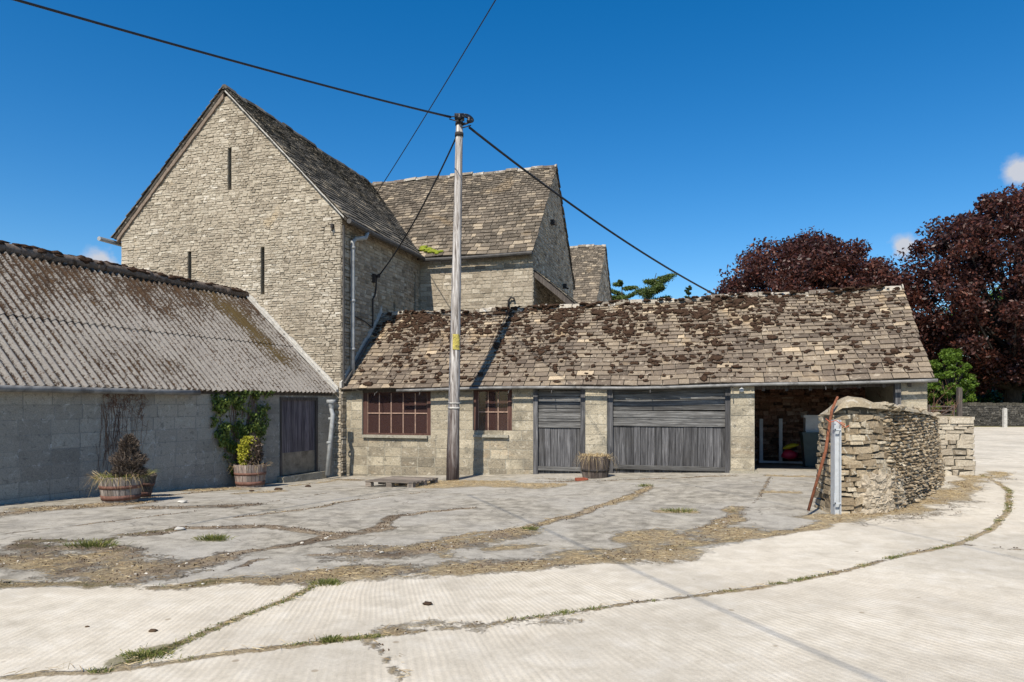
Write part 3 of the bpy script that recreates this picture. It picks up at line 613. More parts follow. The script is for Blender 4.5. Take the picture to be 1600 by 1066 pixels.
def ridge(S, a0, a1, name, par, mat, r=.10, step=.42):
    mb = MB(); a = a0
    while a < a1:
        b = min(a + step * rnd(.85, 1.15), a1); p, q = S(a + .008, 1, .02), S(b - .008, 1, .02); d = (q - p).normalized(); sde = d.cross(Z).normalized(); rr = r * rnd(.9, 1.12)
        rj = rnd(-.03, .03); p = p + Z * rj; q = q + Z * (rj + rnd(-.02, .02)); ring = [(-1.15, -.85), (-.95, -.35), (-.5, .25), (0, .45), (.5, .25), (.95, -.35), (1.15, -.85)]; vs = []
        for c in (p, q):
            for (x, z) in ring: vs.append(c + sde * x * rr + Z * (z * rr + rnd(-.008, .008)))
        n = len(ring); mb.add(vs, [(i, i + 1, n + i + 1, n + i) for i in range(n - 1)] + [tuple(range(n)), tuple(range(2 * n - 1, n - 1, -1))], tone()); a = b
    return obj(name, mb, mat, par)
ridge(SR, -.1, BL, 'ridge', roof, M['tile_barn'])
# verge mortar on the front gable
mb = MB(); 
for i in range(24):
    t0, t1 = i / 24, (i + 1) / 24; a, b = SR(-.085, t0 * .96 + .02, -.035), SR(-.085, t1 * .96 + .02, -.035); mb.box(a - V * rnd(.004, .012), b - a, V * .12, Z * -.032 * rnd(.7, 1.3))
obj('verge_mortar', mb, M['mortar_pale'], barn)
mb = MB()
for i in range(24):
    t0, t1 = i / 24, (i + 1) / 24; a, b = SLf(-.05, t0 * .96 + .02, -.06), SLf(-.05, t1 * .96 + .02, -.06); mb.box(a - V * rnd(.004, .012), b - a, V * .12, Z * -.16 * rnd(.9, 1.1))
obj('verge_board', mb, M['mortar_brown'], barn)
# wings
WV0 = 4.73; WHW = 3.2; WU = 3.62
def wing(v0, near, nm):
    vr = v0 + WHW; e = WHW * SL * 0 + EZ
    sl_ = (RZ - EZ) / WHW
    mb = MB(); stm = MB(); wM = lambda s, t, d: B(s, v0 - d, t); mb.box(B(0, v0, zb), U * WU, V * .5, Z * (EZ - zb))
    mb.box(B(WU - .5, v0 + .5, zb), U * .5, V * (2 * WHW - 1), Z * (EZ - zb)); mb.box(B(0, v0 + 2 * WHW - .5, zb), U * WU, V * .5, Z * (EZ - zb))
    gM = lambda s, t, d: B(WU + d, s, t); gable_poly(mb, gM, v0, v0 + 2 * WHW, EZ, RZ - .06, .5)
    w = obj(nm + '_wall', mb, M['rubble_mortar'], barn)
    if near:
        stones(stm, wM, lambda t: (.02, WU), 2.2, EZ - .02, (.075, .15), (.14, .42), .012, .012, (), .4, (.24, .42), tonef=lambda s, t: (min(1, max(0, random.gauss(.5, .16))), .5, .5))
        stones(stm, gM, lambda t: (v0, v0 + 2 * WHW) if t < EZ else (vr - (RZ - t) / sl_ + .02, vr + (RZ - t) / sl_ - .02), 1.8, RZ - .2, (.07, .13), (.12, .36), .012, .022, (), .5, (.24, .42), tonef=lambda s, t: (min(1, max(0, random.gauss(.42, .2))), .5, .5))
        obj('facing_stones', stm, M['rubble'], w)
    else:
        stones(stm, gM, lambda t: (v0, v0 + 2 * WHW) if t < EZ else (vr - (RZ - t) / sl_ + .02, vr + (RZ - t) / sl_ - .02), 4.5, RZ - .2, (.1, .18), (.2, .5), .012, .02, ()); obj('facing_stones', stm, M['rubble'], w)
    A = roofS(v0 - OV, vr, EZ - OV * sl_ + dz, RZ + dz, 'u'); Bk = roofS(v0 + 2 * WHW + OV, vr, EZ - OV * sl_ + dz, RZ + dz, 'u')
    mb = MB(); clipA = lambda u, t: u > -HW * t - .35
    tiles(mb, A, -3.3, WU + .06, rowsets(32, .45), (.16, .42), .026, clip=clipA); tiles(mb, Bk, -3.3, WU + .06, rowsets(22, .3), (.3, .6), .03, clip=clipA)
    und = MB(); slab(und, A, -3.2, WU + .03); slab(und, Bk, -3.2, WU + .03)
    rf = obj(nm + '_roof', mb, M['tile_wing'], barn); obj('roof_deck', und, M['underlay'], rf); ridge(A, -3.2, WU + .06, 'ridge', rf, M['ridge_pale'], .10)
    return A
WA = wing(WV0, True, 'wing'); wing(16.75, False, 'far_wing')
# gutters (dark, sagging), downpipe with swan neck
mb = MB(); gpts = [B(.27, v, EZ - .24 - .02 * math.sin(v * 1.2)) for v in np.linspace(-.1, 4.45, 9)]; mb.tube(gpts, .065, 8)
mb.tube([B(u, 4.46, EZ - .25 - .02 * math.sin(u)) for u in np.linspace(.25, WU + .05, 8)], .055, 8)
obj('gutter', mb, M['gutter_dark'], barn)
mb = MB(); mb.tube([B(-2 * HW - .28, v, EZ - .28) for v in (-.45, 2, 8, BL)], .06, 8); obj('gutter', mb, M['downpipe'], barn)
dv = side_px(546)
mb = MB(); mb.tube([B(.27, dv + .42, EZ - .30), B(.26, dv + .35, EZ - .45), B(.12, dv + .10, EZ - .52), B(.09, dv, EZ - .62), B(.09, dv, EZ - .9), B(.09, dv, 3.4), B(.09, dv, H + .42)], .055, 10)
for z in (EZ - .8, 4.2, 3.0): mb.lathe(B(.09, dv, z), [(.056, 0), (.072, .01), (.072, .06), (.056, .07)], 10)
obj('downpipe', mb, M['downpipe'], barn, True)
mb = MB(); mb.tube([B(.05, .03, H + .3), B(.05, .03, EZ - .3)], .03, 8); obj('corner_pipe', mb, M['gutter_dark'], barn)
# valley moss, moss strip and stain under wing gutter
mb = MB()
for i in range(26):
    u = rnd(.05, .75); blob(mb, WA(u, rnd(0, .10) * (1 - u) + .02, .03), U * rnd(.06, .14), V * rnd(.05, .09), Z * rnd(.03, .05), .25)
obj('valley_moss', mb, M['mossg'], barn, True)
# render flashing along the low roof and black waste pipe
# conduit & bracket on side wall
vb = side_px(581); zb1 = side_z(581, 432)
mb = MB(); mb.tube([B(.03, vb + .05, zb1), B(.16, vb + .05, zb1 + .02)], .02, 6); mb.cbox(B(.05, vb + .02, zb1 - .05), .10, .12, .22, R(-15)); mb.lathe(B(.17, vb + .05, zb1 - .03), [(.0, 0), (.045, 0), (.05, .05), (.03, .09), (0, .1)], 8)
obj('cable_bracket', mb, M['iron'], barn)
mb = MB(); mb.tube([B(.10, vb + .08, zb1), B(.06, vb + .12, zb1 - .3), B(.05, vb + .08, zb1 - .5), B(.04, vb - .02, zb1 - .6), B(.04, vb - .03, side_z(578, 510))], .022, 6)
mb.tube([B(.04, vb - .03, side_z(578, 512)), B(.04, vb - .5, side_z(560, 500)), B(.04, side_px(549), side_z(549, 493))], .012, 5); obj('conduit', mb, M['iron'], barn)
mb = MB(); u_, z_ = fz(521, 354, 0); mb.cbox(B(u_, -.05, z_), .06, .08, .10, R(-15)); mb.tube([B(u_, -.04, z_), B(u_ + .02, -.09, z_ - .03), B(u_, -.07, z_ - .14)], .018, 6); obj('cable_bracket', mb, M['iron'], barn)
mb = MB(); uu, zz_ = fz(798, 470, WV0); mb.tube([B(uu - .06, WV0 - .06, zz_ - .25), B(uu - .05, WV0 - .07, zz_ - .02), B(uu + .02, WV0 - .09, zz_ + .08), B(uu + .12, WV0 - .08, zz_ + .06), B(uu + .13, WV0 - .07, zz_ - .02)], .03, 8)
obj('iron_hook', mb, M['iron'], barn, True)
for py, px in ((348, 862), (432, 893)):
    mb = MB(); v = WV0 + 1.0 if py < 400 else WV0 + 4.4; mb.cbox(B(WU + .06, v + 1.4 * (py < 400), H + (HY - py) / F * 22.5), .16, .14, .16, R(-15)); mb.tube([B(WU, v + 1.4 * (py < 400), H + (HY - py) / F * 22.5), B(WU + .22, v + 1.4 * (py < 400), H + (HY - py) / F * 22.5 - .1)], .03, 6); obj('wall_lamp', mb, M['iron'], barn)
# lean-to canopy on the wing gable
mb = MB(); c0 = B(WU + .02, WV0 + .12, H + 3.95); cvec = B(WU + 1.55, WV0 + .12, H + 2.65) - c0
mb.box(c0, cvec, V * 5.4, Z * -.07); mb.box(c0 - V * .03 - Z * .05, cvec, V * .05, Z * -.17); obj('canopy_frame', mb, M['wood_dark'], barn)
tb = MB(); SC = lambda a, t, d: c0 - V * .04 + V * a + cvec * (1 - t) + (cvec.cross(V).normalized() * (-1 if cvec.cross(V).z < 0 else 1)) * (d + .005)
tiles(tb, SC, 0, 5.4, rowsets(9, .3), (.2, .4), .028); obj('canopy_roof', tb, M['tile_barn'], barn)
for vv in (.3, 2.8, 5.3): mb = MB(); mb.box(B(WU + 1.3, WV0 + vv, 0), U * .13, V * .13, Z * (H + 2.72)); mb.tube([B(WU + .05, WV0 + vv + .06, H + 2.6), B(WU + 1.35, WV0 + vv + .06, H + 2.72)], .05, 6); obj('canopy_post', mb, M['wood_grey'], barn)
# flat dark timber panel on the gable stands in for darkness under the canopy
mb = MB(); mb.box(B(WU + .03, WV0 + .55, 0), V * 3.6, U * .05, Z * 4.6); obj('dark_door_panel', mb, M['wood_dark'], barn)

# ------------------------------------------------------------------ LOW STONE-TILED SHED
shed = empty('open_fronted_shed', B(6, 0.2, 0)); tag(shed, 'long low block shed with mossy stone tiled roof, two windows and boarded doors', 'shed')
RV = 2.18
e_pts = [fz(x, y, 0) for x, y in [(535, 609), (735, 604.5), (860, 603), (1000, 602.5), (1180, 598.5), (1300, 596.5), (1460, 590)]]
r_pts = [fz(x, y, RV) for x, y in [(590, 491), (700, 488), (820, 483), (1000, 472.5), (1200, 461), (1320, 455), (1410, 449)]]
eu = np.array([p[0] for p in e_pts]); ez = np.array([p[1] for p in e_pts]); ru = np.array([p[0] for p in r_pts]); rz = np.array([p[1] for p in r_pts])
UE = float(eu[-1])
def EZf(u): return float(np.interp(u, eu, ez))
def RZf(u): return float(np.interp(u, ru, rz))
def SF(u, t, d):     # front slope
    z0, z1 = EZf(u), RZf(u); rise = z1 - z0; L = math.hypot(RV, rise); s = -.035 * math.sin(math.pi * t) + .012 * math.sin(u * 2.3 + 5 * t)
    return B(u, RV * t, z0 + rise * t + s) + (-V * rise / L + Z * RV / L) * d
def SB(u, t, d):
    z0, z1 = EZf(u) - .02, RZf(u); rise = z1 - z0; L = math.hypot(RV, rise)
    return B(u, 2 * RV + .1 - (RV + .1) * t, z0 + rise * t) + (V * rise / L + Z * RV / L) * d
def lt(u, t):
    n = mnoise.noise(Vector((u * .7, t * 2.5, 3))) ; return (min(1, max(0, random.gauss(.42, .2) + n * .35 + (.12 if t > .5 else 0))), rnd(), rnd())
mb = MB(); tiles(mb, SF, .02, UE, rowsets(23, .5), (.17, .42), .026, tonef=lt); tiles(mb, SB, .02, UE, rowsets(14, .4), (.3, .5), .026)
und = MB(); slab(und, SF, 0, UE - .02, .06, 40); slab(und, SB, 0, UE - .02, .06, 12)
sroof = obj('roof', mb, M['tile_long'], shed); obj('roof_deck', und, M['underlay'], sroof); ridge(SF, .02, UE, 'ridge', sroof, M['ridge_pale'], .085, .36)
moss = MB(); n = 0
while n < 2000:
    u = rnd(.1, UE - .1); t = rnd(.03, .99); cl = mnoise.noise(Vector((u * 1.1, t * 3.2, 7))) * .6 + mnoise.noise(Vector((u * 3.4, t * 9, 2))) * .7
    pr = (.10 + .60 * t ** 1.5) * max(0, 1.0 + 2.5 * cl)
    if u > UE - 2.5: pr *= .55
    if rnd() < pr:
        s = rnd(.013, .046) * (1 + .35 * rnd() * t)
        if rnd() < .10: s *= 1.7
        e1 = (SF(u + .1, t, 0) - SF(u, t, 0)).normalized(); e2 = (SF(u, min(t + .02, 1), 0) - SF(u, t - .02, 0)).normalized(); e3 = e1.cross(e2)
        blob(moss, SF(u, t, .04), e1 * s * rnd(.9, 1.7), e2 * s * rnd(.7, 1.1), e3 * s * .55, .5); n += 1
for k in range(420):
    u = rnd(.2, UE - .1); 
    if mnoise.noise(Vector((u * 1.6, 0, 9))) + rnd(-.3, .3) < 0: continue
    s_ = rnd(.02, .06); blob(moss, SF(u, 1, .05) - V * rnd(-.03, .12) - Z * rnd(-.02, .07), U * s_ * 1.4, V * s_, Z * s_ * .6, .5)
tag(obj('moss', moss, M['mossd'], sroof, True), 'clumps of dark brown moss', None, None, 'stuff')
# openings
def op(x0, x1, y0, y1, v=.2):
    u0, u1 = fu(x0, v), fu(x1, v); _, za = fz((x0 + x1) / 2, y0, v); _, zb_ = fz((x0 + x1) / 2, y1, v); return (u0, u1, zb_, za)
w1 = op(566, 673, 613, 680); w2o = op(739, 800, 613, 679); d1 = op(834, 914, 600, 760); d2 = op(949, 1141, 600, 770); d3 = op(1179, 1408, 590, 770)
d1 = (d1[0], d1[1], -.5, 9); d2 = (d2[0], d2[1], -.5, 9); d3 = (d3[0], d3[1], -.5, 9); w1 = (w1[0], w1[1], w1[2], 9); w2o = (w2o[0], w2o[1], w2o[2], 9)
holes = [w1, w2o, d1, d2, d3]
sM = lambda s, t, d: B(s, .2 - d, t)
uR = fu(1449, .2); u_post = fu(524, .2)
mb = MB()
# backing: split in u cells to follow the eave
cuts = sorted({u_post, uR, *[h[k] for h in holes for k in (0, 1)], *list(np.arange(.5, uR, .8))}); 
for a, b in zip(cuts[:-1], cuts[1:]):
    m = (a + b) / 2; top = EZf(m) + .10; hs_ = [h for h in holes if h[0] < m < h[1]]
    z1 = top if not hs_ else hs_[0][2]
    if z1 > -.4: mb.box(B(a, .2, -.5), U * (b - a), V * .28, Z * (z1 + .5))
swall = obj('front_wall', mb, M['block_mortar'], shed)
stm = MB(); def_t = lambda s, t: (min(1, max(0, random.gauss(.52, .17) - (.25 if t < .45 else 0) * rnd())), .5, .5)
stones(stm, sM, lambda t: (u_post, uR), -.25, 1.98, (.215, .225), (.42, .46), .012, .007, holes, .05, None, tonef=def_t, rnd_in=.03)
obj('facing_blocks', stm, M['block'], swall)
# projecting window pier left of pole (px 738) handled by wall step
mb = MB(); 
mb.box(B(fu(1179, .2), .2, -.3), U * .10 , V * .3, Z * (1.9)); 
# other walls
mb2 = MB(); mb2.box(B(UE - .35, .48, -.5), U * .25, V * (2 * RV - .6), Z * (EZf(UE) + .5)); 
pts = [B(UE - .10, .3, EZf(UE)), B(UE - .10, 2 * RV - .1, EZf(UE)), B(UE - .10, RV, RZf(UE) - .05)]; mb2.add(pts + [p - U * .25 for p in pts], [(0, 1, 2), (5, 4, 3), (1, 4, 5, 2), (0, 2, 5, 3)])
obj('end_wall', mb2, M['block_mortar'], shed)
mb2 = MB(); stI = MB(); mb2.box(B(.1, 2 * RV - .2, -.5), U * (UE - .3), V * .25, Z * (EZf(6) + .45)); iM = lambda s, t, d: B(s, 2 * RV - .2 - d, t)
stones(stI, iM, lambda t: (.2, UE - .4), -.2, EZf(6), (.04, .11), (.08, .30), .008, .06, (), .85, None)
up = fu(1160, .2)
mb2.box(B(up - .1, .48, -.5), U * .2, V * (2 * RV - .7), Z * 2.6); mb2.box(B(fu(818, .2), .48, -.5), U * .2, V * (2 * RV - .7), Z * 2.6)
iw = obj('interior_wall', mb2, M['interior'], shed); obj('interior_stones', stI, M['interior'], iw)
# lintel beams
mb = MB()
for h in (d3, w1, w2o, d1, d2):
    n_ = 6; mb = MB()
    for i in range(n_):
        a = h[0] + (h[1] - h[0]) * i / n_; b = h[0] + (h[1] - h[0]) * (i + 1) / n_; z0 = EZf(a) - .02; z1 = EZf(b) - .02
        th = .11 if h is d3 else .06
        vs = [B(a, .22, z0 - th), B(b, .22, z1 - th), B(b, .22, z1 + .1), B(a, .22, z0 + .1)]; mb.add(vs + [p + V * .15 for p in vs], [(0, 1, 2, 3), (7, 6, 5, 4), (0, 4, 5, 1), (3, 2, 6, 7)])
    obj('lintel', mb, M['wood_dark'], shed)
for u in np.arange(fu(1190, .2), UE - .3, .45):
    mb = MB(); a, b = SF(u, .02, -.14), SF(u, .98, -.14); mb.box(a, b - a, U * .06, Z * -.10); a, b = SB(u, .02, -.14), SB(u, .98, -.14); mb.box(a, b - a, U * .06, Z * -.10); obj('rafter', mb, M['wood_dark'], shed)
# gutter
mb = MB()
gp = [B(u, -.07, EZf(u) - .045 - .012 * math.sin(u * 1.1)) for u in np.linspace(fu(620, -.07), UE + .03, 40)]
mb.tube(gp, .034, 10); obj('gutter', mb, M['gutter'], shed, True)
for px in (586, 656, 795, 862, 1016, 1145, 1290):
    mb = MB(); u = fu(px, -.07); mb.tube([B(u, .15, EZf(u) - .0), B(u, -.02, EZf(u) - .10), B(u, -.08, EZf(u) - .105), B(u, -.10, EZf(u) - .16)], .010, 5); obj('gutter_bracket', mb, M['gutter_dark'], shed)
# posts
def upost(x0, x1, name='post', mat='wood_grey', v0=.155, dep=.16):
    a, b = fu(x0, v0), fu(x1, v0); u = (a + b) / 2; mb = MB(); zt = EZf(u) - .01; zg = -.2
    mb.box(B(a, v0, zg), U * (b - a), V * dep, Z * (zt - zg), tone()); return obj(name, mb, M[mat], shed)
for x0, x1 in ((833, 840), (907, 914), (949, 957.5), (1133, 1141), (1399, 1408)): upost(x0, x1)
# pier base and render piers
def pier(x0, x1):
    mb = MB(); a, b = fu(x0, .13), fu(x1, .13); mb.box(B(a, .13, -.3), U * (b - a), V * .33, Z * (EZf(a) + .3 + .0)); p = obj('pier', mb, M['block_mortar'], shed)
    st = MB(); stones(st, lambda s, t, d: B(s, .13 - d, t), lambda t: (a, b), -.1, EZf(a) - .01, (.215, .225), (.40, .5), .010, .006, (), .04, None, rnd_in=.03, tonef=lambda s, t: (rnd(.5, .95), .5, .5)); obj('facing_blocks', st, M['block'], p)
    return p
pier(914.5, 948.5); pier(1141.5, 1179); 
mb = MB(); a = fu(1140, .08); zt = fz(1160, 736.5, .08)[1]; mb.box(B(a, .07, -.2), U * (fu(1185.5, .08) - a), V * .45, Z * (zt + .2)); obj('pier_footing', mb, M['block_mortar'], shed)
# boarded doors
def boarded(x0, x1, ybot, ymid, yrail, name):
    v0 = .24; a, b = fu(x0, v0), fu(x1, v0); zr = lambda px, y: fz(px, y, v0)[1]; pm = (x0 + x1) / 2
    z_r0, z_r1, z_m = zr(pm, yrail + 6.5), zr(pm, yrail), zr(pm, ymid)
    mb = MB(); u = a
    while u < b - .01:
        w = min(rnd(.13, .165), b - u); off = rnd(0, .012); mb.box(B(u + .004, v0 + off, z_r0 - .1 if rnd() < 2 else 0), U * (w - .008), V * .025, Z * (z_m - z_r0 + .06 + rnd(0, .02)), tone()); u += w
    dr = obj(name, mb, M['wood_grey'], shed)
    mb = MB(); mb.box(B(a, v0 - .05, z_r0), U * (b - a), V * .05, Z * (z_r1 - z_r0), tone()); obj('rail', mb, M['wood_grey_h'], dr)
    mb = MB(); z = z_m - .02; k = 0; ztop = max(EZf(a), EZf(b))
    hs = [.13, .05, .13, .09, .12, .13, .12, .13]
    while z < ztop:
        h = hs[k % 8] * rnd(.92, 1.06); tilt = rnd(-.012, .016) * (b - a) * .5; y = v0 - .02 + (k % 2) * .014
        ve = [B(a, y, z), B(b, y, z + tilt), B(b, y, z + h + tilt), B(a, y, z + h)]; mb.add(ve + [p + V * .022 for p in ve], [(0, 1, 2, 3), (7, 6, 5, 4), (0, 4, 5, 1), (3, 2, 6, 7), (1, 5, 6, 2), (0, 3, 7, 4)], tone()); z += h + .008; k += 1
    obj('upper_boards', mb, M['wood_grey_h'], dr)
    mb = MB(); u = a
    while u < b: mb.box(B(u, v0 + .06, -.2), U * .12, V * .02, Z * (z_r0 + .25), tone()); u += .124
    obj('backing_boards', mb, M['wood_dark'], dr)
boarded(840, 907.5, 740, 667, 729, 'boarded_door'); boarded(957.5, 1133.5, 740, 665, 728, 'boarded_door')
# windows
def window(h, cols, name, y_top, y_bot, xl, xr):
    v0 = .25; a, b = h[0], h[1]; z0 = h[2]; z1 = EZf((a + b) / 2) - .06; fw = .055; mb = MB()
    lw = .11; mb.box(B(a, v0, z0), U * lw, V * .07, Z * (z1 - z0)); mb.box(B(b - .11, v0, z0), U * .11, V * .07, Z * (z1 - z0))
    mb.box(B(a + lw, v0, z0), U * (b - a - lw - .11), V * .07, Z * .045); mb.box(B(a + lw, v0, z1 - .05), U * (b - a - lw - .11), V * .07, Z * .05)
    fr = obj(name, mb, M['wood_brown'], shed); ia, ib = a + lw, b - .11; iz0, iz1 = z0 + .045, z1 - .05
    mb = MB(); c = 0
    for i in range(0, cols + 1):
        u = ia + (ib - ia) * i / cols; mb.box(B(u - .011, v0 + .012, iz0), U * .022, V * .025, Z * (iz1 - iz0))
    zc = (iz0 + iz1) / 2; mb.box(B(ia, v0 + .008, zc - .013), U * (ib - ia), V * .028, Z * .026); obj('glazing_bars', mb, M['glaz'], fr)
    mb = MB(); mb.box(B(ia, v0 + .03, iz0), U * (ib - ia), V * .004, Z * (iz1 - iz0)); obj('pane', mb, M['glass'], fr)
    mb = MB(); mb.box(B(a + .03, .12, z0 - .065), U * (b - a - .10), V * .2, Z * .06); obj('sill', mb, M['block_mortar'], fr)
    return ia, ib, iz0, iz1
M['glaz'] = plain('peeling_glazing_bar', (.30, .20, .15), .8, 0, .4, 20)
wi1 = window(w1, 5, 'window', 0, 0, 0, 0); wi2 = window(w2o, 3, 'window', 0, 0, 0, 0)
# bench shelf inside carries window objects
mb = MB(); mb.box(B(.3, .50, wi1[2] - .06), U * 4.6, V * .5, Z * .04); obj('bench', mb, M['wood_dark'], shed)
def small(name, label, cat, c, kind, mat, grp=None):
    mb = MB()
    if kind == 'box': mb.cbox(Vector(c) + Z * .075, .22, .12, .15, R(-15)); mb.cbox(Vector(c) + Z * .155, .23, .13, .015, R(-15))
    elif kind == 'can': mb.lathe(c, [(0, 0), (.085, 0), (.09, .01), (.09, .17), (.07, .20), (.035, .21), (.035, .24), (0, .24)], 14)
    elif kind == 'bottle': mb.lathe(c, [(0, 0), (.028, 0), (.03, .01), (.03, .09), (.012, .12), (.012, .15), (0, .15)], 10)
    elif kind == 'paper': mb.cbox(Vector(c) + Z * .09, .16, .01, .11, R(-15))
    o = obj(name, mb, mat, None, False); o.location = (0, 0, 0); return tag(o, label, cat, grp)
zs = wi1[2] - .02
small('box', 'pale cardboard box behind the glass of the wide window', 'box', B(fu(645, .55), .56, zs), 'box', M['board_white'])
small('canister', 'yellow canister behind the glass of the narrow window', 'canister', B(fu(757, .55), .6, zs + .0), 'can', M['yellow'])
small('paper_sheet', 'pale sheet of paper stuck inside the narrow window', 'paper', B(fu(770, .3), .295, wi2[2] + .26), 'paper', M['board_white'])
for i, px in enumerate((596, 607, 619, 629)):
    small('bottle', ('leftmost small dusty bottle on the bench behind the wide window', 'second small bottle from the left behind the wide window', 'third small bottle from the left behind the wide window', 'rightmost small bottle behind the wide window, nearest the pale box')[i], 'bottle', B(fu(px, .55), .56 + .03 * (i % 2), zs), 'bottle', M['white_paint'] if i % 2 else M['bin'], 'bottles behind the wide window')
# hanging lamp under eave
mb = MB(); u_, z_ = fz(1159, 610, .0); mb.tube([B(u_, .1, z_ + .12), B(u_, .07, z_ + .03)], .012, 6); mb.lathe(B(u_, .07, z_ - .04), [(0, 0), (.04, .01), (.055, .04), (.04, .07), (.02, .09), (0, .09)], 12)
lo_ = obj('pier_lamp', mb, M['white_paint'], shed)
# flashing along barn wall
mb = MB()
for i in range(14):
    a, b = SF(.03, i / 14, .05), SF(.03, (i + 1) / 14, .05); mb.box(a, b - a, U * -.06, Z * .16 * rnd(.85, 1.1))
obj('flashing', mb, M['mortar_pale'], shed)
mb = MB(); mb.tube([SF(.10, t, .10) for t in (0.03, .2, .45, .62)], .03, 8); obj('waste_pipe', mb, M['gutter_dark'], shed)
# plinth block at left corner
mb = MB(); mb.box(B(u_post - .02, .06, -.3), U * .2, V * .14, Z * (.3 + fz(530, 728, .06)[1])); obj('corner_block', mb, M['block_mortar'], shed)

# ------------------------------------------------------------------ CORRUGATED SHED (left)
Wd = Vector((.42, 1, 0)).normalized(); Nw = Vector((Wd.y, -Wd.x, 0))       # wall direction away, outward normal towards camera side
Lc = Vector((-4.25, 16.5, 0)); Rc = Vector((-6.72, 17.3, 0)); EVz = H + .245; RGz = H + 2.70; OVH = .14; LL = 12.5
half = (Lc - Rc).dot(Nw)
cshed = empty('corrugated_shed', Lc - Wd * 4); tag(cshed, 'long grey block shed with mossy corrugated sheet roof abutting the barn gable', 'shed')
def ls(px, off=0.):          # distance s towards the camera along the wall plane (offset inward by off)
    a = (px - CX) / F; p = Lc - Nw * off; return (p.x - a * p.y) / (Wd.x - a * Wd.y)
def LW(s, t, d): return Lc - Nw * OVH - Wd * s + Z * t + Nw * d
def lzz(px, py, off=OVH): s = ls(px, off); p = Lc - Nw * off - Wd * s; return s, H + (HY - py) / F * p.y
sdr0, sdr1 = ls(496, OVH), ls(437, OVH); zdt = lzz(466, 621)[1]; zdb = lzz(466, 742)[1]
dhole = [(sdr0, sdr1, zdb - .02, zdt)]
mb = MB(); holed(mb, LW, -.1, LL, -.5, EVz + .06, dhole, .22)
lw = obj('block_wall', mb, M['breeze_mortar'], cshed); stm = MB()
stones(stm, LW, lambda t: (-.1, LL), -.35, EVz + .03, (.222, .228), (.43, .47), .009, .003, dhole, .06, None, rnd_in=.04, tonef=lambda s, t: (min(1, max(0, .45 + .45 * mnoise.noise(Vector((s * .8, t * 2, 0))) + rnd(-.13, .13))), .5, .5))
obj('facing_blocks', stm, M['breeze'], lw)
mb = MB(); far = Rc - Nw * (half); mb.box(far - Wd * LL + Nw * .2, Wd * (LL + .3), Nw * .2, Z * (EVz)); 
e = LW(LL - .2, 0, 0); f0 = far - Wd * LL + Nw * .2; mb.box(Vector((e.x, e.y, -.4)), f0 - Vector((e.x, e.y, 0)) + Nw * .2, Wd * .2, Z * (EVz + .4))
cm_ = (Vector((e.x, e.y, 0)) + f0) / 2; tri = [Vector((e.x, e.y, EVz)), Vector((f0.x, f0.y, EVz)), Vector((cm_.x, cm_.y, RGz - .1))]; mb.add(tri + [p + Wd * .2 for p in tri], [(0, 1, 2), (5, 4, 3)])
obj('rear_wall', mb, M['breeze'], cshed)
# corrugated sheets: dense grid
def corr(side):
    pitch = .135; ns = int(LL / pitch * 10); vs = []; at = []; n = ns + 1; rows = 27; fs = []
    sgn = 1 if side == 0 else -1
    dnr = (Nw * sgn * (RGz - EVz) + Z * half).normalized()
    # barn gable plane cuts the sheets: s start depends on t
    for sheet in (0, 1):
        t_lo, t_hi = (0, .50) if sheet == 0 else (.46, 1.0); lift = .0 if sheet == 0 else .018; base = len(vs)
        for r in range(rows + 1):
            t = t_lo + (t_hi - t_lo) * r / rows
            q0 = Lc - Nw * half * t if side == 0 else Lc - Nw * (2 * half - half * t)
            s0 = max(0.0, (q0 - (B(0, 0, 0) - V * .03)).dot(V) / (Wd.dot(V)))
            smin = (q0 - B(0, -.03, 0)).dot(V) / Wd.dot(V)
            for i in range(n):
                s = i * LL / ns; se = max(s, smin); ph = 2 * math.pi * s / pitch; c = math.sin(ph)
                w = .024 * c + lift * (1 - (r / rows) * .6) + .006 * math.sin(s * 1.3)
                vs.append(q0 - Wd * se + Z * (EVz + (RGz - EVz) * t) + dnr * w)
                # moss cover: near ridge, and brown-green band beside the gable
                gap = se - smin; mr = max(0, (t - .45) / .55) ** .8 * .52 + .19; band = max(0, 1 - abs(gap - 1.25 + .4 * (1 - t)) / .8) * min(1, t * 3.0) * .9 * (1 if t < .85 else .6)
                mr = max(mr, band); mr += .28 * (mnoise.noise(Vector((s * 1.3, t * 3, 0)))) + .18 * mnoise.noise(Vector((s * 4, t * 8, 3))); at.append((min(1, max(0, mr)), max(0, -c), band))
        for r in range(rows):
            for i in range(ns):
                a = base + r * n + i; fs.append((a, a + 1, a + 1 + n, a + n) if side == 0 else (a, a + n, a + n + 1, a + 1))
    return np.array(vs), np.array(fs), np.array(at)
v, f, a = corr(0); s1_ = npobj('corrugated_roof', v, f[:, ::-1], 4, M['sheet'], a, cshed, True)
v, f, a = corr(1); npobj('corrugated_roof', v, f[:, ::-1], 4, M['sheet'], a, cshed, True)
mb = MB(); q = Rc + Nw * .0; 
p0 = Vector((Rc.x, Rc.y, RGz + .03))
path = [p0 - Wd * s + Z * (.01 * math.sin(s * 2)) for s in np.linspace(.02, LL, 44)]; mb.tube(path, .105, 12); 
for s in np.arange(0.6, LL, 1.1): mb.tube([p0 - Wd * s, p0 - Wd * (s + .14)], .12, 12)
mb2 = MB()
for k in range(260):
    s = rnd(.1, LL - .2); an = rnd(-1.1, 1.3); blob(mb2, p0 - Wd * s + Nw * .10 * math.sin(an) + Z * .10 * math.cos(an), Wd * rnd(.05, .16), Nw * rnd(.03, .06), Z * rnd(.02, .045), .35, fine=False)
rc = obj('ridge_roll', mb, plain('ridge_roll', (.15, .12, .10), .9, 0, .4, 14, .1, .5, ((.06, .04, .025), .9)), cshed, True); tag(obj('moss', mb2, M['mossd'], rc, True), None, None, None, 'stuff')
